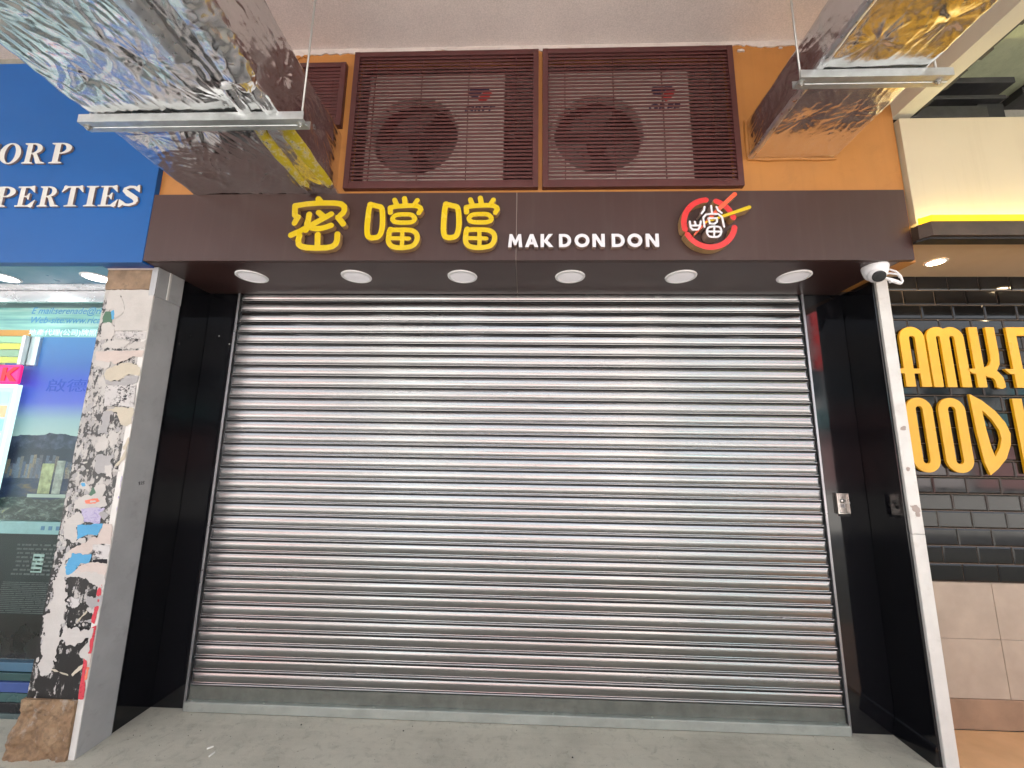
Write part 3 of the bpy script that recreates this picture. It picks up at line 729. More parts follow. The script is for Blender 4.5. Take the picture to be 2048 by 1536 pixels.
# lock box
lb = thing('lock_box', (4.178, -0.002, 1.325), 'small steel key switch box on the right black granite', 'lock')
X0, X1, ZA, ZBX = 4.137, 4.216, 1.262, 1.392
lb_plate = MB().box(X0 + 0.006, X1 - 0.006, -0.012, -0.0021, ZA + 0.006, ZBX - 0.006, bev=0.002).build('plate', M_stain, lb)
MB().box(X0, X0 + 0.008, -0.022, -0.0022, ZA, ZBX, bev=0.0015).box(X1 - 0.008, X1, -0.022, -0.0022, ZA, ZBX, bev=0.0015).box(X0 + 0.008, X1 - 0.008, -0.0215, -0.0022, ZA, ZA + 0.008, bev=0.0015).box(X0 + 0.008, X1 - 0.008, -0.0215, -0.0022, ZBX - 0.008, ZBX, bev=0.0015).build('frame', M_stain, lb)
MB().lathe([(0.013, 0), (0.012, 0.008), (0.009, 0.010), (0, 0.010)], (4.174, -0.012, 1.343), axis=(0, -1, 0), n=20).build('key_cylinder', M_stain, lb_plate, smooth=0.6)
MB().box(4.1725, 4.1755, -0.030, -0.012, 1.300, 1.325, bev=0.001).build('latch', M_rail, lb)
MB().box(4.15, 4.22, -0.006, -0.0021, 1.246, 1.259, bev=0.001).build('sealant', M_seal, lb)

# ================================================================== LEFT PILLAR WITH TORN POSTERS
PY = -0.443
def m_pillar():
    t = NT('glue_covered_black_tile')
    n = t.noise(11, 9, 0.72, dist=0.7); v = t.noise(1.0, 7, 0.7, t.map((34, 20, 11)))
    x, y, z = t.xyz()
    mask = t.ramp(t.math('ADD', t.mix(0.5, n, v), t.math('MULTIPLY', t.math('SUBTRACT', z, 1.5), 0.045)), [(0.497, 0.0), (0.520, 1.0)])
    pap = t.ramp(t.noise(7, 5), [(0.3, (0.34, 0.32, 0.31)), (0.7, (0.52, 0.50, 0.47))])
    t.set(color=t.mix(mask, (0.014, 0.013, 0.014), pap), rough=t.mix(mask, 0.3, 0.8)); t.bump(t.mix(0.5, n, v), 0.5, 0.004)
    return t.m
M_pillar = m_pillar()
pp = thing('poster_pillar', (-0.40, PY, 0), 'black pillar plastered with torn white posters beside the left shop', 'pillar')
MB().box(-0.553, -0.265, PY, 0.0, 0.28, 2.60).build('tiled_shaft', M_pillar, pp)
MB().box(-0.556, -0.265, PY - 0.004, 0.0, 2.602, 2.735, bev=0.003).build('capping_board', mk('brown_capping', (0.24, 0.16, 0.10), 0.75, var=0.3, vscale=12, dirt=0.5, bump=0.3, bscale=80), pp)
MB().box(-0.56, -0.262, PY - 0.006, -0.1, 2.736, 2.7435).build('plaster_line', M_plaster, pp)
nu, nv = 60, 60; P = np.zeros((nu, nv, 3))
for i in range(nu):
    for j in range(nv):
        z = 0.282 * j / (nv - 1); u = i / (nu - 1)
        x = -0.600 + 0.3365 * u; b = 0.0
        edge = max(0, 1 - u / 0.12); b = 0.034 * (1 - edge ** 2.2) + 0.026 * float(fbm(np.array(x * 11.0), np.array(z * 11.0), 4, 4)) + 0.006 * float(fbm(np.array(x * 60.0), np.array(z * 60.0), 14, 3))
        x -= 0.02 * (1 - (z / 0.282)) * (1 - u) - 0.035 * (z / 0.282) ** 3 * edge
        P[i, j] = (x, PY + 0.022 - b - 0.010 * (1 - z / 0.282), z)
blk = MB().grid(P); top_ = [tuple(P[i, nv - 1]) for i in range(nu)]
blk.face(top_ + [(-0.265, -0.05, 0.282), (-0.58, -0.05, 0.282)]); blk.face([tuple(P[nu - 1, j]) for j in range(nv)] + [(-0.2635, -0.05, 0.282), (-0.2635, -0.05, 0.0)]); blk.face([tuple(P[0, j]) for j in range(nv)] + [(-0.58, -0.05, 0.282), (-0.60, -0.05, 0.0)])
blk.build('stone_plinth', M_stone, pp, smooth=0.7)
# grey metal corner trim with splice plates
MB().box(-0.263, -0.2275, PY - 0.003, PY + 0.004, 0.0, 2.56, bev=0.002).build('corner_face', M_trim_l, pp)
MB().box(-0.262, -0.2275, PY + 0.0045, -0.2535, 0.0, 2.56).build('corner_return', M_trim, pp)
sp = MB().box(-0.263, -0.224, PY - 0.006, PY + 0.004, 2.562, 2.752, bev=0.002).box(-0.262, -0.224, PY + 0.0045, PY + 0.083, 2.562, 2.752, bev=0.002).box(-0.262, -0.2215, PY + 0.090, -0.2535, 2.562, 2.752, bev=0.002)
sp.build('splice_plate', M_trim, pp)
MB().box(-0.226, -0.2195, PY + 0.078, PY + 0.094, 2.565, 2.751, bev=0.002).build('splice_lip', M_trim_l, pp)
# handwriting on the return (small black number)
hw = [[(-0.342, 1.408), (-0.335, 1.413), (-0.332, 1.405), (-0.341, 1.402), (-0.334, 1.409), (-0.336, 1.392)], [(-0.326, 1.410), (-0.320, 1.412), (-0.319, 1.404), (-0.327, 1.396), (-0.316, 1.397)], [(-0.312, 1.414), (-0.305, 1.413), (-0.310, 1.406), (-0.304, 1.401), (-0.311, 1.395)]]
hm = MB()
for s in hw: hm.tube([(-0.2272, y, z) for y, z in s], 0.0017, 5)
hm.build('handwriting', M_seal, pp)

def m_paper(name, c, ink=None, thr=0.6, var=0.1):
    t = NT(name)
    n = t.noise(6, 7, 0.65); f = t.noise(70, 5, 0.7, dist=0.5)
    col = t.ramp(n, [(0.3, tuple(v * (1 - var) for v in c)), (0.7, tuple(min(1, v * (1 + var * 0.6)) for v in c))])
    if ink:
        k = t.noise(1.0, 4, 0.7, t.map((60, 60, 95)))
        col = t.mix(t.math('MULTIPLY', t.ramp(k, [(thr, 0.0), (thr + 0.05, 1.0)]), t.ramp(t.noise(9, 4), [(0.45, 0.0), (0.55, 1.0)])), col, ink)
    t.set(color=col, rough=0.8, spec=0.25); t.bump(t.mix(0.6, n, f), 0.35, 0.006); return t.m
PAP = dict(w=m_paper('torn_white_paper', (0.50, 0.475, 0.45)), c=m_paper('torn_cream_paper', (0.50, 0.45, 0.36)), g=m_paper('torn_grey_paper', (0.36, 0.35, 0.35)),
           k=m_paper('printed_grey_paper', (0.52, 0.50, 0.49), (0.03, 0.03, 0.035), 0.50), b=m_paper('blue_print', (0.10, 0.33, 0.55)), r=m_paper('red_print', (0.55, 0.06, 0.08), (0.2, 0.02, 0.03), 0.58),
           n=m_paper('green_print', (0.09, 0.17, 0.12)), l=m_paper('lilac_print', (0.46, 0.42, 0.56), (0.3, 0.27, 0.45), 0.5), s=m_paper('salmon_print', (0.72, 0.20, 0.13)), d=m_paper('dark_print', (0.022, 0.02, 0.024)),
           p=m_paper('pinkish_paper', (0.54, 0.46, 0.42)), y=m_paper('dull_yellow_print', (0.42, 0.38, 0.10)))
SCRAPS = [
 ('w', 0.002, [(-0.444,2.614),(-0.229,2.632),(-0.206,2.596),(-0.216,2.457),(-0.234,2.332),(-0.443,2.331),(-0.445,2.405),(-0.41,2.431),(-0.397,2.468),(-0.416,2.526),(-0.44,2.561)]),
 ('w', 0.005, [(-0.522,2.602),(-0.473,2.617),(-0.445,2.602),(-0.443,2.561),(-0.417,2.514),(-0.399,2.462),(-0.422,2.431),(-0.456,2.416),(-0.474,2.468),(-0.527,2.474),(-0.53,2.549)]),
 ('n', 0.006, [(-0.53,2.462),(-0.495,2.456),(-0.473,2.433),(-0.471,2.387),(-0.53,2.387)]),
 ('b', 0.004, [(-0.49,2.462),(-0.469,2.471),(-0.461,2.41),(-0.473,2.399)]),
 ('w', 0.006, [(-0.53,2.384),(-0.475,2.382),(-0.45,2.353),(-0.436,2.308),(-0.45,2.28),(-0.523,2.274)]),
 ('k', 0.004, [(-0.436,2.325),(-0.233,2.326),(-0.234,2.281),(-0.337,2.275),(-0.417,2.28)]),
 ('w', 0.008, [(-0.514,2.237),(-0.456,2.27),(-0.359,2.278),(-0.333,2.254),(-0.372,2.227),(-0.434,2.213),(-0.5,2.221)]),
 ('w', 0.012, [(-0.331,2.238),(-0.302,2.257),(-0.233,2.266),(-0.232,2.215),(-0.326,2.214)]),
 ('p', 0.004, [(-0.529,2.199),(-0.228,2.207),(-0.231,2.164),(-0.286,2.169),(-0.325,2.147),(-0.395,2.12),(-0.424,2.131),(-0.524,2.146)]),
 ('w', 0.008, [(-0.525,2.151),(-0.426,2.141),(-0.434,2.099),(-0.453,2.083),(-0.511,2.109),(-0.531,2.13)]),
 ('c', 0.006, [(-0.442,2.083),(-0.399,2.109),(-0.322,2.131),(-0.255,2.116),(-0.223,2.084),(-0.201,2.051),(-0.244,2.053),(-0.298,2.058),(-0.316,2.036),(-0.376,2.015),(-0.424,2.015),(-0.456,2.046)]),
 ('g', 0.006, [(-0.468,2.077),(-0.418,2.015),(-0.348,2.01),(-0.318,2.047),(-0.233,2.05),(-0.236,2.006),(-0.285,1.985),(-0.375,1.984),(-0.431,1.999)]),
 ('k', 0.003, [(-0.428,1.983),(-0.239,1.995),(-0.23,1.856),(-0.348,1.865),(-0.415,1.859)]),
 ('w', 0.004, [(-0.423,1.9),(-0.361,1.906),(-0.353,1.865),(-0.415,1.859)]),
 ('c', 0.006, [(-0.421,1.834),(-0.346,1.855),(-0.219,1.851),(-0.22,1.77),(-0.251,1.74),(-0.295,1.749),(-0.329,1.819),(-0.373,1.832)]),
 ('l', 0.003, [(-0.232,1.851),(-0.208,1.849),(-0.206,1.775),(-0.226,1.76)]),
 ('g', 0.014, [(-0.42,1.829),(-0.367,1.829),(-0.369,1.698),(-0.422,1.702),(-0.424,1.768)]),
 ('w', 0.016, [(-0.338,1.698),(-0.288,1.709),(-0.301,1.669),(-0.282,1.62),(-0.326,1.634),(-0.363,1.668)]),
 ('w', 0.01, [(-0.421,1.672),(-0.386,1.703),(-0.354,1.648),(-0.351,1.604),(-0.418,1.603)]),
 ('c', 0.006, [(-0.231,1.685),(-0.212,1.725),(-0.218,1.67),(-0.238,1.605),(-0.253,1.605)]),
 ('y', 0.004, [(-0.227,1.69),(-0.205,1.685),(-0.202,1.636),(-0.221,1.63)]),
 ('w', 0.008, [(-0.426,1.648),(-0.363,1.654),(-0.35,1.613),(-0.41,1.592),(-0.426,1.617)]),
 ('g', 0.008, [(-0.411,1.571),(-0.299,1.573),(-0.314,1.537),(-0.296,1.502),(-0.32,1.456),(-0.392,1.47),(-0.408,1.526)]),
 ('w', 0.012, [(-0.353,1.516),(-0.304,1.512),(-0.297,1.447),(-0.324,1.451)]),
 ('c', 0.005, [(-0.291,1.502),(-0.248,1.559),(-0.229,1.63),(-0.213,1.631),(-0.222,1.564),(-0.266,1.513)]),
 ('w', 0.005, [(-0.284,1.492),(-0.235,1.488),(-0.249,1.478),(-0.292,1.477)]),
 ('w', 0.006, [(-0.482,1.414),(-0.451,1.419),(-0.413,1.39),(-0.419,1.365),(-0.463,1.374),(-0.486,1.384)]),
 ('b', 0.004, [(-0.476,1.409),(-0.452,1.412),(-0.441,1.394),(-0.455,1.384)]),
 ('w', 0.008, [(-0.391,1.385),(-0.374,1.405),(-0.325,1.401),(-0.317,1.357),(-0.338,1.327),(-0.381,1.331)]),
 ('n', 0.004, [(-0.413,1.335),(-0.396,1.385),(-0.375,1.356),(-0.388,1.316),(-0.424,1.31)]),
 ('w', 0.01, [(-0.482,1.309),(-0.436,1.345),(-0.318,1.337),(-0.293,1.288),(-0.378,1.262),(-0.441,1.261),(-0.486,1.275)]),
 ('s', 0.003, [(-0.429,1.31),(-0.359,1.326),(-0.334,1.31),(-0.358,1.295),(-0.421,1.296)]),
 ('w', 0.002, [(-0.398,1.311),(-0.367,1.314),(-0.36,1.304),(-0.396,1.3)]),
 ('l', 0.008, [(-0.442,1.266),(-0.305,1.269),(-0.315,1.181),(-0.433,1.198)]),
 ('g', 0.002, [(-0.331,1.239),(-0.314,1.259),(-0.27,1.235),(-0.293,1.203)]),
 ('w', 0.01, [(-0.517,1.196),(-0.45,1.256),(-0.41,1.189),(-0.446,1.159),(-0.433,1.092),(-0.38,1.117),(-0.384,1.084),(-0.455,1.073),(-0.525,1.133),(-0.528,1.177)]),
 ('b', 0.006, [(-0.447,1.174),(-0.29,1.186),(-0.314,1.123),(-0.376,1.122),(-0.433,1.092),(-0.438,1.13)]),
 ('p', 0.008, [(-0.308,1.119),(-0.289,1.182),(-0.239,1.192),(-0.222,1.078),(-0.299,1.071),(-0.351,1.023),(-0.472,1.03),(-0.37,1.089)]),
 ('k', 0.005, [(-0.33,1.071),(-0.227,1.073),(-0.224,1.002),(-0.314,0.991)]),
 ('d', 0.003, [(-0.319,0.991),(-0.233,0.997),(-0.231,0.972),(-0.316,0.972)]),
 ('b', 0.008, [(-0.445,1.026),(-0.326,1.024),(-0.341,0.972),(-0.386,0.966),(-0.426,0.909),(-0.467,0.908),(-0.478,0.959)]),
 ('p', 0.006, [(-0.385,0.961),(-0.317,0.981),(-0.228,0.969),(-0.222,0.911),(-0.426,0.906)]),
 ('w', 0.012, [(-0.492,1.029),(-0.445,1.026),(-0.477,0.954),(-0.467,0.905),(-0.502,0.904),(-0.505,0.968)]),
 ('l', 0.005, [(-0.232,1.468),(-0.203,1.483),(-0.203,1.28),(-0.223,1.193),(-0.231,1.319)]),
 ('w', 0.004, [(-0.228,1.533),(-0.196,1.534),(-0.193,1.489),(-0.215,1.493)]),
 ('w', 0.016, [(-0.5,0.957),(-0.474,0.953),(-0.461,0.893),(-0.433,0.783),(-0.418,0.684),(-0.432,0.63),(-0.426,0.485),(-0.459,0.406),(-0.501,0.396),(-0.517,0.422),(-0.515,0.548),(-0.535,0.663),(-0.516,0.763),(-0.519,0.873)]),
 ('w', 0.01, [(-0.462,0.898),(-0.396,0.927),(-0.224,0.936),(-0.217,0.871),(-0.223,0.825),(-0.269,0.852),(-0.338,0.891)]),
 ('p', 0.008, [(-0.403,0.96),(-0.224,0.964),(-0.221,0.922),(-0.394,0.918)]),
 ('b', 0.006, [(-0.474,0.953),(-0.403,0.96),(-0.408,0.908),(-0.457,0.898)]),
 ('g', 0.016, [(-0.315,0.8),(-0.226,0.811),(-0.226,0.762),(-0.279,0.747),(-0.307,0.764)]),
 ('w', 0.016, [(-0.417,0.631),(-0.369,0.645),(-0.285,0.625),(-0.247,0.635),(-0.25,0.6),(-0.311,0.554),(-0.37,0.552),(-0.417,0.582)]),
 ('w', 0.006, [(-0.301,0.506),(-0.263,0.564),(-0.262,0.608),(-0.245,0.627),(-0.244,0.521),(-0.236,0.478),(-0.25,0.475)]),
 ('c', 0.004, [(-0.354,0.668),(-0.304,0.723),(-0.298,0.715),(-0.351,0.655)]),
 ('g', 0.006, [(-0.325,0.673),(-0.251,0.68),(-0.243,0.667),(-0.313,0.665)]),
 ('w', 0.01, [(-0.306,0.732),(-0.229,0.752),(-0.232,0.689),(-0.244,0.671),(-0.26,0.702)]),
 ('k', 0.01, [(-0.421,0.775),(-0.405,0.793),(-0.357,0.785),(-0.357,0.736),(-0.414,0.739)]),
 ('c', 0.004, [(-0.449,0.428),(-0.345,0.405),(-0.337,0.393),(-0.442,0.422)]),
 ('c', 0.004, [(-0.32,0.406),(-0.288,0.442),(-0.236,0.478),(-0.268,0.438),(-0.314,0.398)]),
 ('r', 0.004, [(-0.228,0.825),(-0.217,0.876),(-0.209,0.871),(-0.203,0.744),(-0.21,0.654),(-0.233,0.667),(-0.228,0.743)]),
 ('r', 0.003, [(-0.232,0.636),(-0.2,0.65),(-0.192,0.557),(-0.195,0.509),(-0.222,0.509),(-0.226,0.578)]),
 ('r', 0.003, [(-0.238,0.491),(-0.218,0.487),(-0.21,0.371),(-0.205,0.371),(-0.198,0.284),(-0.232,0.283),(-0.233,0.413)]),
 ('p', 0.004, [(-0.222,0.509),(-0.195,0.509),(-0.2,0.444),(-0.213,0.448)]),
 ('s', 0.003, [(-0.212,0.444),(-0.199,0.44),(-0.198,0.384),(-0.212,0.379)]),
]
CLIP = ('&', 'poly', [(-0.552, 0.286), (-0.2285, 0.286), (-0.2285, 2.6), (-0.552, 2.6)])
for i, (mt, nz, pts) in enumerate(SCRAPS):
    if mt in 'rsp' and max(p[0] for p in pts) > -0.215: pts = [(x - 0.030, z) for x, z in pts]
    over = max(p[0] for p in pts) > -0.268
    y = PY - (0.0045 if over else 0.0012) - 0.00022 * (i % 13)
    k = i * 3 + 1
    wf = lambda x, z, k=k: float(-0.0016 * abs(fbm(np.array(x * 13.0), np.array(z * 13.0), k, 3)))
    shape('paper_scrap', [('poly', pts), CLIP], y, y + 0.0008, PAP[mt], pp, res=0.0035, noise=(nz * 1.6, 45, i), warp=wf)
# small unpicked residue between the sheets
res_prims = MB(); tmp = []
for i in range(420):
    z = random.uniform(0.45, 2.5); x = random.uniform(-0.548, -0.275)
    if random.random() < 0.55: x = random.uniform(-0.548, -0.47)
    if z < 0.6 and random.random() < 0.7: continue
    a = random.uniform(0.004, 0.016); b = a * random.uniform(0.4, 1.8); n = random.randint(5, 8); y = PY - 0.0006 - 0.0004 * random.random()
    poly = [(x + a * random.uniform(0.5, 1.1) * math.cos(2 * PI * j / n), y, z + b * random.uniform(0.5, 1.1) * math.sin(2 * PI * j / n)) for j in range(n)]
    poly = [(max(-0.551, p[0]), p[1], p[2]) for p in poly]
    res_prims.face(poly, 0 if random.random() < 0.75 else 1)
tag(res_prims.build('paper_residue', [PAP['g'], PAP['w']], pp), kind='stuff')

# ================================================================== FOIL DUCTS
def duct(x0, x1, z0, z1, ya, yb, seed, label, pins, mat, gain=1.0):
    """foil-wrapped duct along Y from ya (wall) towards the street at yb"""
    d = thing('air_duct', ((x0 + x1) / 2, ya, z0), label, 'air duct', 'foil wrapped ducts under the ceiling')
    r = 0.022; W, H = x1 - x0, z1 - z0; cs = []
    def seg(a, b, n, nrm):
        for i in range(n):
            u = i / n; cs.append((a[0] + (b[0] - a[0]) * u, a[1] + (b[1] - a[1]) * u, *nrm))
    def cor(cx, cz, a0, n=5):
        for i in range(n):
            a = math.radians(a0 + 90 * i / n); cs.append((cx + r * math.cos(a), cz + r * math.sin(a), math.cos(a), math.sin(a)))
    st = 0.0065
    seg((x1, z1 - r), (x1, z0 + r), int(H / st), (1, 0)); 
    for i in range(5):
        a = math.radians(0 - 90 * i / 5); cs.append((x1 - r + r * math.cos(a), z0 + r + r * math.sin(a), math.cos(a), math.sin(a)))
    seg((x1 - r, z0), (x0 + r, z0), int(W / st), (0, -1))
    for i in range(5):
        a = math.radians(-90 - 90 * i / 5); cs.append((x0 + r + r * math.cos(a), z0 + r + r * math.sin(a), math.cos(a), math.sin(a)))
    seg((x0, z0 + r), (x0, z1 - r), int(H / st), (-1, 0))
    for i in range(3):
        a = math.radians(180 - 90 * i / 3); cs.append((x0 + r + r * math.cos(a), z1 - r + r * math.sin(a), math.cos(a), math.sin(a)))
    seg((x0 + r, z1), (x1 - r, z1), 14, (0, 1))
    for i in range(3):
        a = math.radians(90 - 90 * i / 3); cs.append((x1 - r + r * math.cos(a), z1 - r + r * math.sin(a), math.cos(a), math.sin(a)))
    C = np.array(cs); S = np.concatenate([[0], np.cumsum(np.hypot(*np.diff(C[:, :2], axis=0).T))])
    fine = np.arange(ya, max(yb, -2.0), -0.0075); coarse = np.arange(max(yb, -2.0), yb - 0.001, -0.03)
    Yv = np.concatenate([fine, coarse]); SS, TT = np.meshgrid(S, -Yv, indexing='ij')
    h = 0.008 * fbm(SS * 3.0, TT * 2.4, seed, 2)
    # tension ridges: stretched noise in several directions
    for k, (ang, amp, f1, f2) in enumerate(((0.5, 0.0040, 26, 5), (-0.35, 0.0034, 34, 6), (1.25, 0.0026, 44, 8), (0.05, 0.0030, 22, 4))):
        u, v = SS * math.cos(ang) + TT * math.sin(ang), -SS * math.sin(ang) + TT * math.cos(ang)
        wob = fbm(SS * 5, TT * 5, seed + 40 + k, 3) * 0.07
        rd = 1 - np.abs(2 * vnoise((u + wob) * f1, (v + wob) * f2, seed + k * 5) - 1)
        gate = np.clip(fbm(SS * 2.6 + k * 9, TT * 2.6, seed + 60 + k, 2) * 1.8 + 0.55, 0, 1)
        h += amp * rd ** 3 * gate
    h += 0.0015 * fbm(SS * 38, TT * 42, seed + 90, 3)
    pr = np.random.default_rng(seed); washers = []
    bx0 = S[np.argmax((C[:, 3] < -0.99) & (np.abs(C[:, 1] - z0) < 1e-6))]
    for (side, px, py) in pins:      # px measured across from the right hand edge, py = world Y
        if side == 'bottom': s0 = bx0 + (x1 - r - px)
        else: s0 = z1 - r - px
        dx, dy = SS - s0, TT + py; rr = np.hypot(dx, dy); th = np.arctan2(dy, dx)
        A = sum(np.cos(k * th + pr.uniform(0, 6.28)) * pr.uniform(0.4, 1) for k in (5, 8, 11, 15, 19))
        h += -0.013 * np.exp(-(rr / 0.060) ** 2) + 0.0019 * A * np.exp(-rr / 0.085) * (1 - np.exp(-rr / 0.018))
        washers.append((side, px, py))
    h *= gain * np.clip((TT + ya) / 0.02, 0.15, 1)
    P = np.zeros((len(C), len(Yv), 3))
    P[:, :, 0] = C[:, None, 0] + C[:, None, 2] * h; P[:, :, 2] = C[:, None, 1] + C[:, None, 3] * h; P[:, :, 1] = Yv[None, :]
    MB().grid(P, closed_u=True).build('foil_jacket', mat, d, smooth=True)
    for (side, px, py) in washers:
        c, ax = ((px, py, z0 + 0.017), (0, 0, -1)) if side == 'bottom' else ((x1 - 0.017, py, px), (1, 0, 0))
        MB().lathe([(0.016, 0.0), (0.015, 0.0025), (0.006, 0.001), (0.0, 0.001)], c, axis=ax, n=14).build('pin_washer', M_pin, d, smooth=True)
    return d
pl_ = [('bottom', x, y) for x, y in ((0.30, -0.72), (0.62, -0.72), (0.16, -1.0), (0.46, -1.03), (0.70, -1.20), (0.22, -1.32), (0.52, -1.40), (0.10, -1.62), (0.62, -1.70), (0.35, -1.85))] + [('side', 3.46, -1.10), ('side', 3.45, -0.78), ('side', 3.44, -1.5)]
dl = duct(0.0, 0.905, 3.205, 3.650, -0.499, -3.6, 11, 'large crumpled silver foil duct at the left with taped pipes along it', pl_, M_foil)
pr_ = [('bottom', x, y) for x, y in ((3.62, -0.80), (3.86, -0.83), (3.66, -1.22), (3.90, -1.30), (3.75, -1.62))] + [('side', 3.58, -0.8), ('side', 3.57, -1.2)]
dr = duct(3.490, 4.010, 3.440, 3.700, -0.499, -3.6, 23, 'smaller silver foil duct at the right with golden reflections', pr_, M_foil, 0.62)
# taped pipe rolls running under the left duct
def roll(name, pts, r, seed, mat, parent, squash=0.8):
    pts = np.array(pts); n = 460; t = np.linspace(0, 1, n); sg_ = np.concatenate([[0], np.cumsum(np.linalg.norm(np.diff(pts, axis=0), axis=1))]); sg_ /= sg_[-1]
    Q = np.stack([np.interp(t, sg_, pts[:, k]) for k in range(3)], 1); m = 48
    A = np.linspace(0, 2 * PI, m, endpoint=False); rr = np.interp(t, sg_, r)
    TT, AA = np.meshgrid(t, A, indexing='ij')
    L = np.linalg.norm(np.diff(pts, axis=0), axis=1).sum()
    hh = 0.07 * (1 - np.abs(2 * vnoise(TT * L * 15 + 0.6 * np.sin(AA), AA * 1.2, seed + 7) - 1)) ** 2 + 0.14 * fbm(TT * L * 7, np.cos(AA) * 1.5 + 9, seed, 3) + 0.10 * fbm(TT * L * 26, AA * 2.2, seed + 3, 3) * (1 - np.abs(np.cos(AA / 2 + 0.3)) * 0.2)
    for q, (f1, f2, am) in enumerate(((20, 1.4, 0.085), (34, 2.6, 0.06), (11, 3.0, 0.07))):
        wob = fbm(TT * L * 6, np.cos(AA) * 2, seed + 30 + q, 3) * 0.9
        rd = 1 - np.abs(2 * vnoise(TT * L * f1 * 0.5 + AA * (0.9, -1.2, 0.4)[q] + wob, np.sin(AA) * f2 + TT * L * 3 + wob, seed + 11 * q) - 1)
        hh = hh + am * rd ** 3
    R = rr[:, None] * (0.95 + hh)
    P = np.zeros((n, m, 3)); P[:, :, 0] = Q[:, None, 0] + R * np.cos(AA); P[:, :, 1] = Q[:, None, 1]; P[:, :, 2] = Q[:, None, 2] + R * np.sin(AA) * squash
    P = np.concatenate([P, P[:, :1]], 1)
    mb = MB().grid(P); mb.face([tuple(p) for p in P[0, :-1]]); mb.face([tuple(p) for p in P[-1, :-1]])
    return mb.build(name, mat, parent, smooth=0.9)
roll('taped_pipe', [(0.880, -1.285, 3.195), (0.90, -1.36, 3.19), (0.925, -1.7, 3.20), (0.925, -3.6, 3.205)], [0.040, 0.070, 0.078, 0.078], 5, M_foil, dl, 0.75)
roll('taped_pipe', [(0.690, -1.42, 3.19), (0.70, -1.9, 3.19), (0.69, -3.6, 3.19)], [0.045, 0.055, 0.055], 8, M_tape, dl, 0.5)
roll('corner_seam', [(0.905, -0.50, 3.212), (0.900, -0.9, 3.212), (0.890, -1.33, 3.206)], [0.026, 0.034, 0.036], 9, M_foily, dl, 0.7)
roll('taped_seam', [(0.770, -0.55, 3.197), (0.765, -0.9, 3.197), (0.78, -1.28, 3.197)], [0.026, 0.030, 0.024], 12, M_foily, dl, 0.5)
roll('corner_seam', [(3.497, -0.50, 3.448), (3.494, -1.0, 3.446), (3.494, -3.6, 3.446)], [0.018, 0.020, 0.022], 15, M_tape, dr, 0.8)
def strip(x0, x1, y0, y1, z, parent, name='tape_strip'):
    P = np.zeros((14, 6, 3))
    for i in range(14):
        for j in range(6):
            P[i, j] = (x0 + (x1 - x0) * i / 13, y0 + (y1 - y0) * j / 5, z - 0.004 - 0.005 * math.sin(i * 0.9) ** 2)
    return MB().grid(P).build(name, M_tape, parent, smooth=True)
# foam bead where the right duct meets the wall
bead = MB(); P = []
for (x, z) in [(3.485, 3.705), (3.482, 3.56), (3.484, 3.437), (3.60, 3.432), (3.75, 3.436), (3.90, 3.431), (4.012, 3.434)]: P.append((x, -0.505, z))
bead.tube(P, [0.010, 0.012, 0.009, 0.012, 0.008, 0.010, 0.007], 8).build('foam_bead', M_orange, dr, smooth=True)
# hangers
def hanger(x0, x1, y, z, label, rods):
    h = thing('duct_hanger', ((x0 + x1) / 2, y, z), label, 'hanger', 'strut hangers under the ducts')
    p = [(-0.041, 0.0), (-0.041, -0.003), (-0.016, -0.0035), (-0.014, -0.007), (0.014, -0.007), (0.016, -0.0035), (0.041, -0.003), (0.041, 0.0)]
    m = MB(); w = 0.0205; hgt = 0.042
    out = [(-w, 0), (-w, -hgt), (-0.004, -hgt), (-0.003, -hgt + 0.003), (0.003, -hgt + 0.003), (0.004, -hgt), (w, -hgt), (w, 0), (w - 0.0025, 0), (w - 0.0025, -hgt + 0.006), (-w + 0.0025, -hgt + 0.006), (-w + 0.0025, 0)]
    k = len(out)
    m.v = [(x, y + a * 1.55, z + b) for x in (x0, x1) for a, b in out]
    for i in range(k): m.f.append((i, (i + 1) % k, k + (i + 1) % k, k + i)); m.mi.append(0)
    for c0 in (0, k):
        m.f += [(c0 + 0, c0 + 11, c0 + 10, c0 + 1), (c0 + 1, c0 + 10, c0 + 9, c0 + 6, c0 + 5, c0 + 4, c0 + 3, c0 + 2), (c0 + 6, c0 + 9, c0 + 8, c0 + 7)]; m.mi += [0, 0, 0]
    m.build('strut_channel', M_steel, h)
    for x in rods:
        MB().tube([(x, y, z - 0.058), (x, y, 4.302)], 0.0048, 8).build('threaded_rod', M_rod, h, smooth=True)
        MB().lathe([(0.0, -0.003), (0.011, -0.003), (0.011, 0.006), (0.0, 0.006)], (x, y, z - 0.049), n=6).lathe([(0.0, 0), (0.017, 0), (0.017, 0.002), (0, 0.002)], (x, y, z - 0.0445), n=14).build('nut', M_rod, h)
    return h
hanger(-0.045, 1.058, -1.12, 3.196, 'grey steel strut under the left foil duct hung from a thin rod', (-0.025, 1.030))
hanger(3.405, 4.105, -1.07, 3.432, 'grey steel strut under the right foil duct hung from thin rods', (3.425, 4.060))

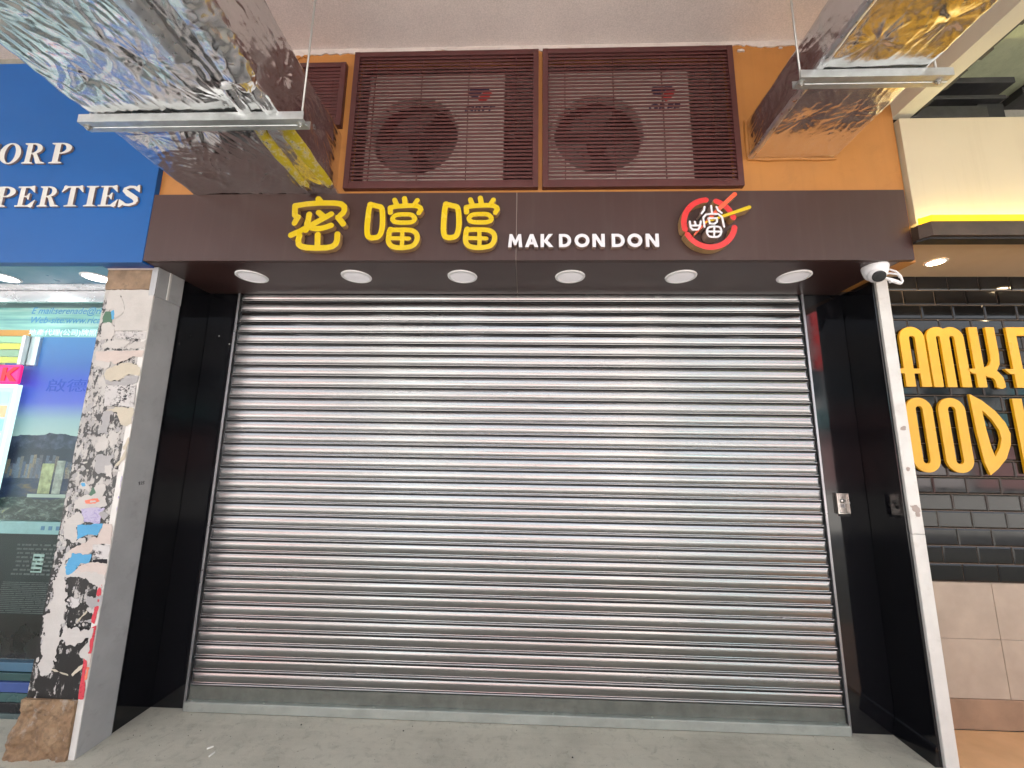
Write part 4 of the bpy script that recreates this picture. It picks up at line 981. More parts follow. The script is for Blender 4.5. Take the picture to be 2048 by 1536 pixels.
# ================================================================== SECURITY CAMERA
sc_ = thing('security_camera', (4.205, -0.44, 2.753), 'white dome security camera with looped cable under the right end of the brown sign', 'security camera')
c0 = Vector((4.205, -0.445, 2.753)); ax = Vector((-0.12, -0.10, -1)).normalized()
MB().lathe([(0.0, 0.0), (0.064, 0.0), (0.0655, 0.005), (0.064, 0.018), (0.057, 0.050), (0.050, 0.066), (0.042, 0.073), (0.0, 0.075)], c0, axis=ax, n=44).build('housing', M_cam, sc_, smooth=0.6)
e = c0 + Vector((-0.022, -0.026, -0.066)); look = Vector((-0.30, -0.80, -0.52)).normalized()
MB().lathe([(0.043 * math.sin(math.radians(a)), -0.043 * math.cos(math.radians(a))) for a in range(0, 146, 9)] + [(0.0285, 0.040)], e, axis=look, n=36).build('eyeball', M_cam, sc_, smooth=0.7)
eye = [o for o in sc_.children if o.name.startswith('eyeball')][0]
MB().lathe([(0.030, 0.030), (0.033, 0.036), (0.032, 0.044), (0.024, 0.0455), (0.0, 0.046)], e, axis=look, n=32).build('lens_face', M_lens, eye, smooth=0.5)
MB().lathe([(0.013, 0.044), (0.012, 0.048), (0.006, 0.047), (0.0, 0.0465)], e, axis=look, n=20).build('lens', M_lens, eye, smooth=0.6)
MB().tube([(4.272, -0.43, 2.735), (4.30, -0.43, 2.744), (4.335, -0.432, 2.730), (4.358, -0.434, 2.700), (4.362, -0.436, 2.665), (4.352, -0.436, 2.650)], 0.0062, 8).build('cable', M_cam, sc_, smooth=True)
MB().tube([(4.268, -0.425, 2.712), (4.305, -0.428, 2.720), (4.345, -0.43, 2.712), (4.357, -0.43, 2.69)], 0.0055, 8).build('cable', M_cam, sc_, smooth=True)
MB().tube([(4.270, -0.43, 2.690), (4.30, -0.432, 2.675), (4.335, -0.434, 2.660), (4.353, -0.436, 2.650)], [0.007, 0.012, 0.012, 0.008], 10).box(4.292, 4.302, -0.44, -0.425, 2.658, 2.670).build('connector', M_cam, sc_, smooth=0.6)

# ================================================================== LEFT SHOP: BLUE ESTATE AGENCY
bf = thing('blue_fascia_sign', (-2.6, SY, 2.744), 'blue sign board of the property agency with ivory serif capitals', 'sign')
MB().box(-6.0, -0.2555, SY, SY + 0.05, 2.744, 4.205, bev=0.002).build('panel', M_blue, bf)
MB().box(-6.0, -0.256, SY + 0.051, -0.08, 4.10, 4.302).build('backing_wall', M_gconc, bf)
MB().box(-6.0, -0.562, SY + 0.051, -0.102, 2.742, 2.76).build('soffit', M_bluelit, bf)
MB().box(-0.560, -0.2555, SY + 0.051, PY + 0.002, 2.7445, 2.76).build('soffit_end', M_blueunlit, bf)
MB().box(-6.0, -0.56, -0.215, -0.102, 2.735, 2.7415).build('soffit_edge', M_alu, bf)
def serif(c):
    """cap height 1; returns (primitives, advance)"""
    st = lambda x, w=0.21: ('poly', [(x, 0.03), (x + w, 0.03), (x + w, 0.97), (x, 0.97)])
    foot = lambda x0, x1: ('poly', [(x0, 0), (x1, 0), (x1, 0.045), ((x0 + x1) / 2 + 0.11, 0.085), ((x0 + x1) / 2 - 0.11, 0.085), (x0, 0.045)])
    head = lambda x0, x1: ('poly', [(x0, 1), (x1, 1), (x1, 0.955), ((x0 + x1) / 2 + 0.11, 0.915), ((x0 + x1) / 2 - 0.11, 0.915), (x0, 0.955)])
    cut = lambda x: ('-', 'poly', [(-1, -1), (x, -1), (x, 2), (-1, 2)])
    bowl = [('ell', 0.38, 0.735, 0.385, 0.265), ('-', 'ell', 0.36, 0.735, 0.195, 0.205), cut(0.24)]
    if c == 'I': return [st(0.125), foot(0, 0.46), head(0, 0.46)], 0.50
    if c == 'P': return bowl + [('poly', [(0.2, 0.94), (0.42, 0.94), (0.42, 1.0), (0.2, 1.0)]), ('poly', [(0.2, 0.47), (0.40, 0.47), (0.40, 0.53), (0.2, 0.53)]), st(0.125), foot(0, 0.48), head(0, 0.38)], 0.80
    if c == 'R': return bowl + [('poly', [(0.2, 0.94), (0.42, 0.94), (0.42, 1.0), (0.2, 1.0)]), ('poly', [(0.2, 0.47), (0.40, 0.47), (0.40, 0.53), (0.2, 0.53)]), st(0.125), foot(0, 0.46), head(0, 0.38),
                               ('poly', [(0.34, 0.50), (0.56, 0.50), (0.78, 0.10), (0.95, 0.045), (0.95, 0.0), (0.60, 0.0), (0.44, 0.40)])], 0.93
    if c == 'E': return [st(0.125), ('poly', [(0, 0), (0.80, 0), (0.80, 0.07), (0, 0.07)]), ('poly', [(0, 0.93), (0.74, 0.93), (0.74, 1), (0, 1)]), ('poly', [(0.3, 0.475), (0.56, 0.475), (0.56, 0.535), (0.3, 0.535)]),
                         ('poly', [(0.52, 0.34), (0.565, 0.34), (0.565, 0.67), (0.52, 0.67), (0.42, 0.505)]), ('poly', [(0.50, 0.03), (0.74, -0.06), (0.86, 0.33), (0.82, 0.33)]), ('poly', [(0.46, 0.97), (0.70, 1.05), (0.78, 0.70), (0.745, 0.70)])], 0.88
    if c == 'T': return [st(0.355), foot(0.20, 0.72), ('poly', [(0.06, 0.925), (0.86, 0.925), (0.86, 1), (0.06, 1)]), ('poly', [(0.30, 0.97), (0.10, 1.05), (0.0, 0.70), (0.04, 0.70)]), ('poly', [(0.62, 0.97), (0.82, 1.05), (0.92, 0.70), (0.88, 0.70)])], 0.98
    if c == 'O': return [('ell', 0.45, 0.5, 0.45, 0.515), ('-', 'ell', 0.45, 0.5, 0.225, 0.455)], 0.98
    if c == 'C': return [('ell', 0.45, 0.5, 0.45, 0.515), ('-', 'ell', 0.47, 0.5, 0.235, 0.45), ('-', 'poly', [(0.62, 0.3), (1.2, 0.15), (1.2, 0.85), (0.62, 0.66)]), ('poly', [(0.74, 1.0), (0.80, 1.02), (0.80, 0.64), (0.76, 0.64)])], 0.92
    if c == 'A': return [('poly', [(0.06, 0.03), (0.40, 1.02), (0.52, 1.02), (0.84, 0.03), (0.60, 0.03), (0.40, 0.75), (0.13, 0.03)]), ('poly', [(0.22, 0.30), (0.62, 0.30), (0.62, 0.37), (0.22, 0.37)]), foot(-0.04, 0.26), foot(0.50, 0.96)], 0.98
    if c == 'S': return [('cap', [(0.62, 0.80), (0.50, 0.93), (0.34, 0.945), (0.20, 0.86), (0.19, 0.74), (0.30, 0.62)], 0.115), ('taper', (0.20, 0.75), (0.36, 0.58), 0.16, 0.21), ('taper', (0.34, 0.59), (0.56, 0.40), 0.215, 0.21), ('taper', (0.55, 0.41), (0.62, 0.26), 0.20, 0.15),
                         ('cap', [(0.62, 0.28), (0.58, 0.13), (0.42, 0.055), (0.26, 0.08), (0.13, 0.22)], 0.11), ('poly', [(0.62, 1.04), (0.67, 1.04), (0.70, 0.68), (0.66, 0.68), (0.54, 0.90)]), ('poly', [(0.06, -0.05), (0.11, -0.05), (0.24, 0.09), (0.09, 0.33), (0.05, 0.33)])], 0.80
def serif_line(word, ext, zb, h, parent):
    """set each letter between its own left and right edge"""
    for c, (xa, xb) in zip(word, ext):
        me = shape_mesh('letter', serif(c)[0], 0, 0.012, res=0.010)
        xs_ = [v.co.x for v in me.vertices]; k = (xb - xa) / (max(xs_) - min(xs_))
        me.transform(Matrix(((k, 0, 0, xa - min(xs_) * k), (0, 1, 0, SY - 0.0135), (0, 0, h, zb), (0, 0, 0, 1))))
        link_mesh('letter', me, [M_ivory, M_lside2], parent)
serif_line('RICACORP', [(-2.02, -1.875), (-1.86, -1.78), (-1.765, -1.635), (-1.62, -1.475), (-1.475, -1.345), (-1.335, -1.190), (-1.173, -1.018), (-0.989, -0.849)], 3.424, 0.149, bf)
serif_line('PROPERTIES', [(-1.755, -1.625), (-1.61, -1.465), (-1.455, -1.315), (-1.295, -1.160), (-1.148, -1.018), (-1.000, -0.858), (-0.853, -0.708), (-0.694, -0.614), (-0.598, -0.472), (-0.466, -0.338)], 3.117, 0.142, bf)
nm = ('nearest the torn poster pillar', 'second from the torn poster pillar', 'farthest from the torn poster pillar')
for i, x in enumerate((-0.772, -1.43, -2.09)):
    o = thing('downlight', (x, -0.318, 2.742), 'glowing round downlight in the blue soffit, ' + nm[i], 'downlight', 'lit downlights of the blue agency')
    MB().lathe([(0.085, 0.0), (0.083, -0.006), (0.070, -0.007), (0.070, -0.002)], (x, -0.318, 2.742), n=40).build('trim_ring', M_diffring, o, smooth=True)
    MB().lathe([(0.0695, -0.003), (0.04, -0.005), (0.0, -0.0055)], (x, -0.318, 2.742), n=40).build('diffuser', M_lamp_cool, o, smooth=True)
# window
wd = thing('shop_window', (-1.6, -0.1, 0), 'lit display window of the property agency with a night harbour poster', 'shop window')
GY = -0.1
MB().box(-6, -0.56, GY - 0.01, GY + 0.05, 2.66, 2.7345, bev=0.004).box(-6, -0.56, GY - 0.022, GY - 0.0105, 2.645, 2.672, bev=0.002).build('head_rail', M_alu, wd)
MB().box(-6, -0.56, GY - 0.004, GY + 0.004, 0.30, 2.644).build('glass_pane', M_glass, wd)
t = NT('interior_ceiling_glow'); z = t.xyz()[2]
n = t.noise(1.0, 5, 0.6, t.map((1.2, 1, 26), rot=(0, 0.35, 0)))
c = t.ramp(n, [(0.35, (0.20, 0.46, 0.50)), (0.5, (0.45, 0.80, 0.74)), (0.62, (0.70, 0.95, 0.90)), (0.75, (0.36, 0.52, 0.58))])
M_ceilglow = t.set(color=t.mix(0.55, c, (0, 0, 0)), emit=c, estr=0.06, rough=0.3)
MB().box(-6, -0.56, 0.02, 0.03, 2.395, 2.65).build('interior_glow_panel', M_ceilglow, wd)  # glowing panel stands in for the lit interior ceiling behind the glass
text('window_lettering', 'E mail:serenade@rica', -1.462, 2.560, GY - 0.0046, 0.068, M_ltext, wd, shear=0.25, extrude=0.0003, bold=0.0006, width=0.575)
text('window_lettering', 'Web-site:www.ricacorp', -1.455, 2.490, GY - 0.0046, 0.068, M_ltext, wd, shear=0.25, extrude=0.0003, bold=0.0006, width=0.65)
text('window_lettering', '地產代理(公司)牌照號碼', -1.45, 2.402, GY - 0.0046, 0.050, emis('window_print_white', (0.55, 0.85, 1.0), 0.10), wd, extrude=0.0003, width=0.62)
# poster printed with a harbour at night
def m_poster():
    t = NT('harbour_poster'); x, y, z = t.xyz()                    # object origin on the floor, z in metres
    zz = t.math('MULTIPLY', z, 1 / 2.45)
    sky_ = t.ramp(zz, [(1.62 / 2.45, (0.60, 0.72, 0.64)), (1.80 / 2.45, (0.42, 0.58, 0.66)), (1.92 / 2.45, (0.14, 0.18, 0.80)), (2.05 / 2.45, (0.075, 0.12, 0.80)), (2.2 / 2.45, (0.08, 0.20, 0.62)), (1.0, (0.11, 0.34, 0.74))])
    hn = t.noise(1.0, 5, 0.55, t.map((3.4, 0.01, 0.01)))
    hill = t.math('GREATER_THAN', t.math('ADD', 1.625, t.math('MULTIPLY', hn, 0.13)), z)
    hillc = t.ramp(t.noise(24, 5), [(0.4, (0.022, 0.028, 0.07)), (0.7, (0.10, 0.11, 0.19))])
    c = t.mix(hill, sky_, hillc)
    lvl = t.math('GREATER_THAN', t.math('ADD', 1.555, t.math('MULTIPLY', t.noise(1.0, 3, 0.6, t.map((16, 0.01, 0.01))), 0.09)), z)
    fine = t.noise(1.0, 3, 0.7, t.map((190, 1, 130)))
    city = (0.022, 0.024, 0.06)
    for fq, base, var_ in ((44, 1.56, 0.09), (61, 1.50, 0.11), (53, 1.44, 0.10)):      # three rows of towers, farthest first
        col = t.math('FLOOR', t.math('ADD', t.math('MULTIPLY', x, fq), base * 77))
        w1 = t.n.new('ShaderNodeTexWhiteNoise'); w1.noise_dimensions = '1D'; t.link(col, w1.inputs['W'])
        tint = t.ramp(w1.outputs['Value'], [(0.0, (0.07, 0.10, 0.22)), (0.35, (0.30, 0.34, 0.44)), (0.6, (0.16, 0.15, 0.20)), (0.8, (0.50, 0.36, 0.22)), (1.0, (0.58, 0.56, 0.54))])
        tint = t.mix(t.ramp(fine, [(0.42, 0.8), (0.6, 0.0)]), tint, (0.03, 0.03, 0.07))
        s2 = t.n.new('ShaderNodeSeparateColor'); t.link(w1.outputs['Color'], s2.inputs[0])
        city = t.mix(t.math('GREATER_THAN', t.math('ADD', base - var_, t.math('MULTIPLY', s2.outputs[1], var_)), z), city, tint)
    c = t.mix(lvl, c, city)
    far = t.math('GREATER_THAN', 1.40, z)
    water = t.ramp(t.noise(1.0, 6, 0.65, t.map((7, 1, 16))), [(0.36, (0.010, 0.012, 0.045)), (0.55, (0.03, 0.045, 0.12)), (0.72, (0.24, 0.16, 0.07))])
    c = t.mix(far, c, water)
    near = t.math('GREATER_THAN', t.math('ADD', 1.235, t.math('MULTIPLY', t.noise(9, 4), 0.07)), z)
    park = t.ramp(t.noise(1.0, 8, 0.75, t.map((15, 1, 30)), 0.8), [(0.36, (0.018, 0.022, 0.022)), (0.5, (0.05, 0.055, 0.055)), (0.6, (0.22, 0.26, 0.24)), (0.7, (0.44, 0.38, 0.08)), (0.8, (0.5, 0.55, 0.42))])
    c = t.mix(near, c, park)
    return t.set(color=t.mix(0.55, c, (0, 0, 0)), emit=c, estr=0.06, rough=0.35)
po = MB().box(-1.62, -0.56, -0.070, -0.060, 1.125, 2.395)
o = po.build('harbour_poster', m_poster(), wd)
# building silhouettes on the poster read as printed towers in low relief
for x0, x1, z0, z1, mm in ((-1.185, -1.10, 1.30, 1.50, 'y'), (-1.085, -1.025, 1.30, 1.52, 'g'), (-0.905, -0.862, 1.25, 1.52, 'b')):
    m_ = mk('tower_print_' + mm, {'y': (0.36, 0.36, 0.20), 'g': (0.30, 0.30, 0.27), 'b': (0.28, 0.42, 0.62)}[mm], 0.4, var=0.5, vscale=26)
    MB().box(x0, x1, -0.0712, -0.0702, z0, z1).build('printed_tower', m_, wd)
MB().box(-1.25, -0.98, -0.0712, -0.0702, 1.275, 1.297).build('printed_tower', mk('terrace_print', (0.38, 0.42, 0.38), 0.4), wd)
text('poster_title', '啟德海', -1.275, 2.005, -0.0712, 0.100, mk('title_print', (0.05, 0.10, 0.50), 0.2, metal=0.3), wd, extrude=0.0006, width=0.44)
cap = mk('caption_print', (0.28, 0.42, 0.44), 0.4, var=0.15, vscale=12)
MB().box(-1.62, -0.56, -0.076, -0.066, 1.040, 1.120).build('caption_band', cap, wd)
for k in range(7):
    MB().box(-1.10 + 0.052 * k, -1.075 + 0.052 * k, -0.0772, -0.0762, 1.066, 1.092).build('caption_mark', mk('caption_mark', (0.10, 0.20, 0.33), 0.4), wd)
dkp = mk('dark_info_panel', (0.02, 0.02, 0.023), 0.4, var=0.2)
MB().box(-1.62, -0.56, -0.070, -0.060, 0.545, 1.039).build('info_panel', dkp, wd)
line = mk('fine_print', (0.11, 0.11, 0.11), 0.5, var=0.3, vscale=60)
ln = MB()
for k in range(8):
    z = 0.965 - k * 0.026; x = -1.25 + random.uniform(0, 0.03)
    while x < -0.62:
        wl = random.uniform(0.012, 0.05); ln.box(x, min(x + wl, -0.6), -0.0712, -0.0702, z, z + 0.011); x += wl + random.uniform(0.004, 0.016)
for k in range(17):
    z = 0.735 - k * 0.0115; x = -1.3 + random.uniform(0, 0.01)
    while x < -0.58:
        wl = random.uniform(0.05, 0.2); ln.box(x, min(x + wl, -0.57), -0.0711, -0.0702, z, z + 0.0042); x += wl + random.uniform(0.004, 0.012)
tag(ln.build('fine_print', line, wd), kind='stuff')
MB().box(-1.12, -1.045, -0.0712, -0.0702, 0.80, 0.915).build('info_picture', mk('map_print', (0.36, 0.44, 0.42), 0.4, var=0.2, vscale=30), wd)
MB().box(-6, -0.56, -0.065, -0.055, 0.285, 0.544).build('lower_panel', mk('dark_brown_panel', (0.022, 0.013, 0.013), 0.3), wd)
for z0, z1, yy, cc in ((0.235, 0.284, -0.115, (0.06, 0.13, 0.20)), (0.190, 0.232, -0.13, (0.03, 0.07, 0.07)), (0.135, 0.188, -0.145, (0.045, 0.08, 0.24)), (0.085, 0.133, -0.15, (0.04, 0.09, 0.09)), (0.030, 0.083, -0.155, (0.012, 0.013, 0.016)), (0.0, 0.028, -0.16, (0.07, 0.10, 0.10))):
    MB().box(-6, -0.56, yy, -0.02, z0, z1, bev=0.002).build('stall_riser', mk('stall_riser', cc, 0.2, var=0.1), wd)
# light box with property adverts at the left of the window
M_lb = emis('light_box_edge', (0.62, 0.95, 0.93), 0.16)
lbx = thing('light_box', (-1.55, -0.118, 1.2), 'white edged light box with property adverts at the far left of the window', 'light box')
fr = MB().box(-1.425, -1.405, -0.135, -0.106, 1.20, 2.035).box(-1.90, -1.4255, -0.135, -0.106, 2.015, 2.035).box(-1.90, -1.4255, -0.135, -0.106, 1.20, 1.215)
fr.build('glowing_edge', M_lb, lbx)
MB().box(-1.90, -1.4255, -0.118, -0.106, 1.216, 2.014).build('face', emis('light_box_face', (0.40, 0.62, 0.64), 0.05), lbx)
adc = [(0.55, 0.75, 0.85), (0.75, 0.70, 0.15), (0.12, 0.40, 0.68), (0.72, 0.30, 0.22), (0.60, 0.78, 0.85), (0.25, 0.55, 0.75), (0.78, 0.45, 0.25), (0.35, 0.70, 0.80)]
for k in range(8):
    MB().box(-1.86, -1.47, -0.1195, -0.1182, 1.24 + 0.095 * k, 1.32 + 0.095 * k).build('advert', emis('advert_print', adc[k], 0.05), lbx)
pk = thing('neon_letter_box', (-1.52, -0.125, 2.045), 'glowing pink letter K box above the light box', 'light box')
MB().box(-1.70, -1.412, -0.135, -0.112, 2.04, 2.175, bev=0.012).build('pink_face', emis('pink_glow', (1.0, 0.012, 0.16), 0.16), pk)
K0 = -1.52
shape('letter', [('flat', [(K0, 2.06), (K0, 2.155)], 0.03), ('poly', [(K0 + 0.01, 2.11), (K0 + 0.06, 2.158), (K0 + 0.10, 2.158), (K0 + 0.045, 2.108), (K0 + 0.10, 2.058), (K0 + 0.055, 2.058)])], -0.139, -0.1352, emis('red_letter_glow', (0.6, 0.004, 0.02), 0.05), pk)
MB().box(-1.440, -1.375, -0.09, -0.02, 2.18, 2.394, bev=0.003).box(-1.470, -1.445, -0.12, -0.02, 2.18, 2.394, bev=0.003).build('mullion', M_alu, wd)
for k, cc in enumerate(((0.62, 0.62, 0.15), (0.30, 0.42, 0.30), (0.70, 0.62, 0.12), (0.38, 0.55, 0.36), (0.60, 0.25, 0.05))):
    MB().box(-2.1, -1.475, -0.08, -0.07, 2.20 + 0.05 * k, 2.245 + 0.05 * k).build('advert', emis('advert_strip', cc, 0.02), wd)
MB().box(-6, -0.56, 0.10, 0.14, 0.0, 2.9).build('back_wall', mk('shop_back_wall', (0.45, 0.52, 0.55), 0.6), wd)

# ================================================================== RIGHT SHOP: NOODLE SHOP
rf = thing('cream_fascia', (6.5, SY, 2.9), 'cream fascia of the noodle shop with a glowing yellow edge', 'fascia')
MB().box(4.402, 9.0, SY, SY + 0.05, 2.985, 3.690, bev=0.003).build('panel', M_cream, rf)
w = MB(); x0, xc, x1 = 4.380, 4.425, 9.0
def chamfer(z0, z1, dy, name, mat, yin=SY - 0.002):
    m = MB(); m.v = [(x, y, z) for z in (z0, z1) for x, y in ((x0 - 0.02, yin), (x0 - 0.02, SY - 0.045 - dy), (x0 + 0.015, SY - 0.088 - dy), (x1, SY - 0.088 - dy), (x1, yin))]
    m.f = [(0, 1, 2, 3, 4), (5, 9, 8, 7, 6)] + [(i, (i + 1) % 5, 5 + (i + 1) % 5, 5 + i) for i in range(5)]; m.mi = [0] * 7
    return m.build(name, mat, rf)
chamfer(2.860, 2.9435, 0.0, 'dark_trim', M_trimdk)
chamfer(2.9445, 2.9795, 0.006, 'glowing_edge', M_ledy, SY - 0.06)
MB().box(4.42, 9.0, SY - 0.05, SY - 0.03, 2.9445, 2.955).build('led_strip', M_led, rf)
chamfer(2.848, 2.859, -0.02, 'dark_underside', M_seal)  # solid black strip drawn as the dark underside of the trim
MB().box(4.365, 9.0, SY + 0.0, 0.05, 2.915, 2.935).build('soffit', M_tan, rf)
MB().box(4.44, 9.0, SY + 0.051, SY + 0.07, 2.95, 3.69).build('fascia_back', M_dark, rf)
for i, (x, lb_) in enumerate(((4.842, 'nearest the brown sign'), (5.75, 'second from the brown sign'), (6.65, 'farthest from the brown sign'))):
    o = thing('downlight', (x, -0.18, 2.9145), 'glowing warm downlight in the tan soffit, ' + lb_, 'downlight', 'lit downlights of the noodle shop')
    MB().lathe([(0.060, 0.0), (0.058, -0.004), (0.044, -0.005), (0.044, -0.001)], (x, -0.18, 2.9145), n=32).build('trim_ring', M_diffring, o, smooth=True)
    MB().lathe([(0.0435, -0.002), (0.0, -0.003)], (x, -0.18, 2.9145), n=32).build('lamp', M_lamp_warm, o, smooth=True)
# glazed tile wall
tw = thing('tiled_wall', (5.6, 0.05, 0), 'noodle shop wall of black bevelled tiles above beige stone panels', 'wall')
TY = 0.05
MB().box(4.433, 9.0, TY, TY + 0.1, 0.02, 2.914).build('backing', M_grout, tw)
TW, TH = 0.2155, 0.1088; t0 = None
def tile_mesh(wd_, hg):
    b = 0.009; m = MB(); hw_, hh_ = wd_ / 2 - 0.0022, hg / 2 - 0.0022
    m.v = [(x, y, z) for (sx, sz, y) in ((hw_, hh_, 0.0), (hw_, hh_, -0.003), (hw_ - b, hh_ - b, -0.0065)) for (x, z) in ((-sx, -sz), (sx, -sz), (sx, sz), (-sx, sz))]
    for k in (0, 4):
        for i in range(4): m.f.append((k + i, k + (i + 1) % 4, k + 4 + (i + 1) % 4, k + 4 + i)); m.mi.append(0)
    m.f.append((8, 9, 10, 11)); m.mi.append(0)
    return m.mesh('tile')
full = tile_mesh(TW, TH)
rows = 19
for r_ in range(rows):
    zc = 0.852 + TH * (r_ + 0.5)
    off = 0.0 if r_ % 2 else TW / 2
    for c_ in range(12):
        xc = 4.60 + 0.1065 + off + TW * (c_ - 1)
        if xc - TW / 2 < 4.434: continue
        if t0 is None:
            me = full.copy(); me.transform(Matrix.Translation((xc, TY - 0.0005, zc))); t0 = link_mesh('tile', me, M_tile, tw); base = (xc, zc); o = t0
        else: o = inst('tile', t0, tw, (xc - base[0], 0, zc - base[1]))
        o.location += Vector((0, random.uniform(-0.0008, 0.0008), 0)); o.rotation_euler = (0, 0, 0)
    xe = 4.60 + 0.1065 + off + TW * (0 if off == 0 else -1) - TW / 2
# stone panels below
for (xa, xb) in ((4.434, 5.073), (5.076, 5.95), (5.953, 7.2)):
    for (za, zb) in ((0.5225, 0.8495), (0.1885, 0.5205)):
        MB().box(xa, xb, TY - 0.010, TY - 0.0005, za, zb, bev=0.0015).build('stone_panel', M_beige, tw)
MB().box(4.434, 7.2, TY - 0.014, TY - 0.0005, 0.022, 0.1865, bev=0.002).build('skirting', M_base, tw)
# golden letters
gl = thing('golden_lettering', (5.3, 0.03, 1.5), 'tall golden art deco letters mounted on the black tiles', 'sign')
LY0, LY1 = 0.022, 0.038; GW = 0.064
def stad(x0, x1, z0, z1): return [('rr', x0, x1, z0, z1, (x1 - x0) / 2 - 0.001), ('-', 'rr', x0 + GW, x1 - GW, z0 + GW * 0.9, z1 - GW * 0.9, max(0.012, (x1 - x0) / 2 - GW - 0.001))]
def archd(x0, x1, z0, z1): return [('rr', x0, x1, z0 - 0.5, z1, (x1 - x0) / 2 - 0.001), ('-', 'rr', x0 + GW, x1 - GW, z0 - 0.6, z1 - GW, max(0.012, (x1 - x0) / 2 - GW - 0.001)), ('-', 'poly', [(x0 - 1, z0 - 1), (x1 + 1, z0 - 1), (x1 + 1, z0), (x0 - 1, z0)])]
A0, A1 = 2.105, 2.530
GB = [M_letter, M_letter]
def glet(pr): return shape('letter', pr, LY0, LY1, GB, gl, res=0.004)
GX = 0.0
glet(archd(4.722, 4.890, A0, A1) + [('flat', [(4.722, 2.215), (4.86, 2.215)], 0.034), ('poly', [(4.655, 2.232), (4.735, 2.232), (4.735, 2.198), (4.700, 2.198)])])
glet(archd(4.905, 5.060, A0, A1) + archd(4.995, 5.155, A0, A1)[:1] + [('-', 'rr', 5.058, 5.092, A0 - 0.6, A1 - GW, 0.016), ('-', 'rr', 4.969, 4.996, A0 - 0.6, A1 - GW, 0.013), ('-', 'poly', [(4, 1), (6, 1), (6, A0), (4, A0)])])
glet([('flat', [(5.225, A0), (5.225, A1)], 0.060), ('flat', [(5.340, 2.33), (5.340, A1)], 0.060), ('cap', [(5.340, 2.33), (5.334, 2.275), (5.31, 2.235), (5.27, 2.218)], 0.058), ('poly', [(5.14, 2.234), (5.30, 2.234), (5.30, 2.190), (5.175, 2.200)]),
      ('cap', [(5.28, 2.205), (5.32, 2.195), (5.342, 2.165), (5.346, 2.125)], 0.058), ('flat', [(5.346, 2.15), (5.346, A0)], 0.058)])
for dx in (0.0, 0.25):
    glet([('flat', [(5.478 + dx, A0), (5.478 + dx, A1)], 0.062), ('flat', [(5.45 + dx, A1 - 0.03), (5.63 + dx, A1 - 0.03)], 0.060), ('flat', [(5.45 + dx, A0 + 0.03), (5.63 + dx, A0 + 0.03)], 0.060), ('poly', [(5.385 + dx, 2.234), (5.60 + dx, 2.234), (5.60 + dx, 2.190), (5.42 + dx, 2.200)])])
B0, B1 = 1.532, 2.030
glet([('flat', [(4.470, B0), (4.470, B1 - 0.02)], 0.06), ('flat', [(4.618, B0), (4.618, B1 - 0.02)], 0.058), ('poly', [(4.44, B1 - 0.02), (4.50, B1 - 0.02), (4.645, B0), (4.585, B0)])])
glet(stad(4.694, 4.868, B0, B1)); glet(stad(4.905, 5.082, B0, B1))
dpts = [(5.135, 2.062)] + [(5.135 + 0.235 * math.sin(math.radians(a)) ** 0.9 , 1.795 + 0.262 * math.cos(math.radians(a))) for a in range(12, 165, 9)] + [(5.150, 1.530), (5.120, 1.535)]
dpts = [(5.128, 2.060), (5.20, 2.015), (5.275, 1.945), (5.328, 1.865), (5.347, 1.795), (5.335, 1.720), (5.292, 1.630), (5.225, 1.560), (5.172, 1.520)]
dout = [(5.125, 2.060)] + dpts[1:] + [(5.148, 1.60), (5.132, 1.80)]
din = [(5.190, 1.950), (5.245, 1.885), (5.278, 1.815), (5.283, 1.760), (5.262, 1.700), (5.222, 1.640), (5.208, 1.70), (5.196, 1.82)]
glet([('poly', dout), ('-', 'poly', din)])
glet([('flat', [(5.43, B0), (5.43, B1)], 0.062), ('flat', [(5.40, B0 + 0.03), (5.56, B0 + 0.03)], 0.060)])
glet([('flat', [(5.65, B0), (5.65, B1)], 0.062), ('flat', [(5.62, B0 + 0.03), (5.80, B0 + 0.03)], 0.060), ('flat', [(5.62, B1 - 0.03), (5.80, B1 - 0.03)], 0.060), ('flat', [(5.60, 1.80), (5.76, 1.80)], 0.05)])
tag(MB().box(4.433, 9.0, -1.6, 0.035, 0.002, 0.020, bev=0.003).build('noodle_shop_floor', M_woodtile, origin=(6, -0.7, 0)), kind='structure')

# unseen building mass added above the ceiling to block the sun
ub = thing('building', (2, 0, 4.6), 'unseen building mass added above the arcade to block the sun', 'building')
MB().box(-14, 18, -3.8, 12, 4.601, 7.0).build('wall', M_ceil, ub)
MB().box(-14, 18, 0.61, 12, -0.05, 4.6).build('rear_wall', M_cavity, ub)

# ------------------------------------------------------------------ above the noodle shop
bm_ = thing('ceiling_beam', (4.45, -2, 3.72), 'cream painted beam running out beside the right foil duct', 'beam')
MB().box(4.396, 4.505, -3.8, -0.482, 3.722, 4.30, bev=0.002).build('beam', M_beam, bm_)
MB().box(4.396, 4.424, -1.05, -0.86, 3.7195, 3.7235).build('filler_strip', M_beam, bm_)
fl = MB()
for k in range(26):
    y = -0.5 - k * 0.06; fl.box(4.5055, 4.535 + 0.010 * math.sin(k * 2.3), y - 0.06, y, 3.735, 3.76)
tag(fl.build('dark_gap_strip', M_iron, bm_), 'ragged black strip')  # black strip put in where a dark gap shows beside the beam
hw_ = thing('upper_wall', (6.5, -0.06, 3.2), 'rough grey concrete wall above the cream fascia', 'wall')
MB().box(4.51, 9, -0.06, 0.3, 2.94, 4.302).build('wall_face', M_gconc, hw_)
st_ = thing('steel_channel', (5.0, -0.1, 3.9), 'dark iron channel fixed high above the cream fascia', 'steel')
MB().box(4.52, 5.56, -0.22, -0.0605, 4.255, 4.300, bev=0.003).box(4.52, 5.50, -0.20, -0.0605, 4.145, 4.175, bev=0.003).box(4.52, 5.50, -0.105, -0.0605, 4.176, 4.254).build('upper_channel', M_iron, st_)
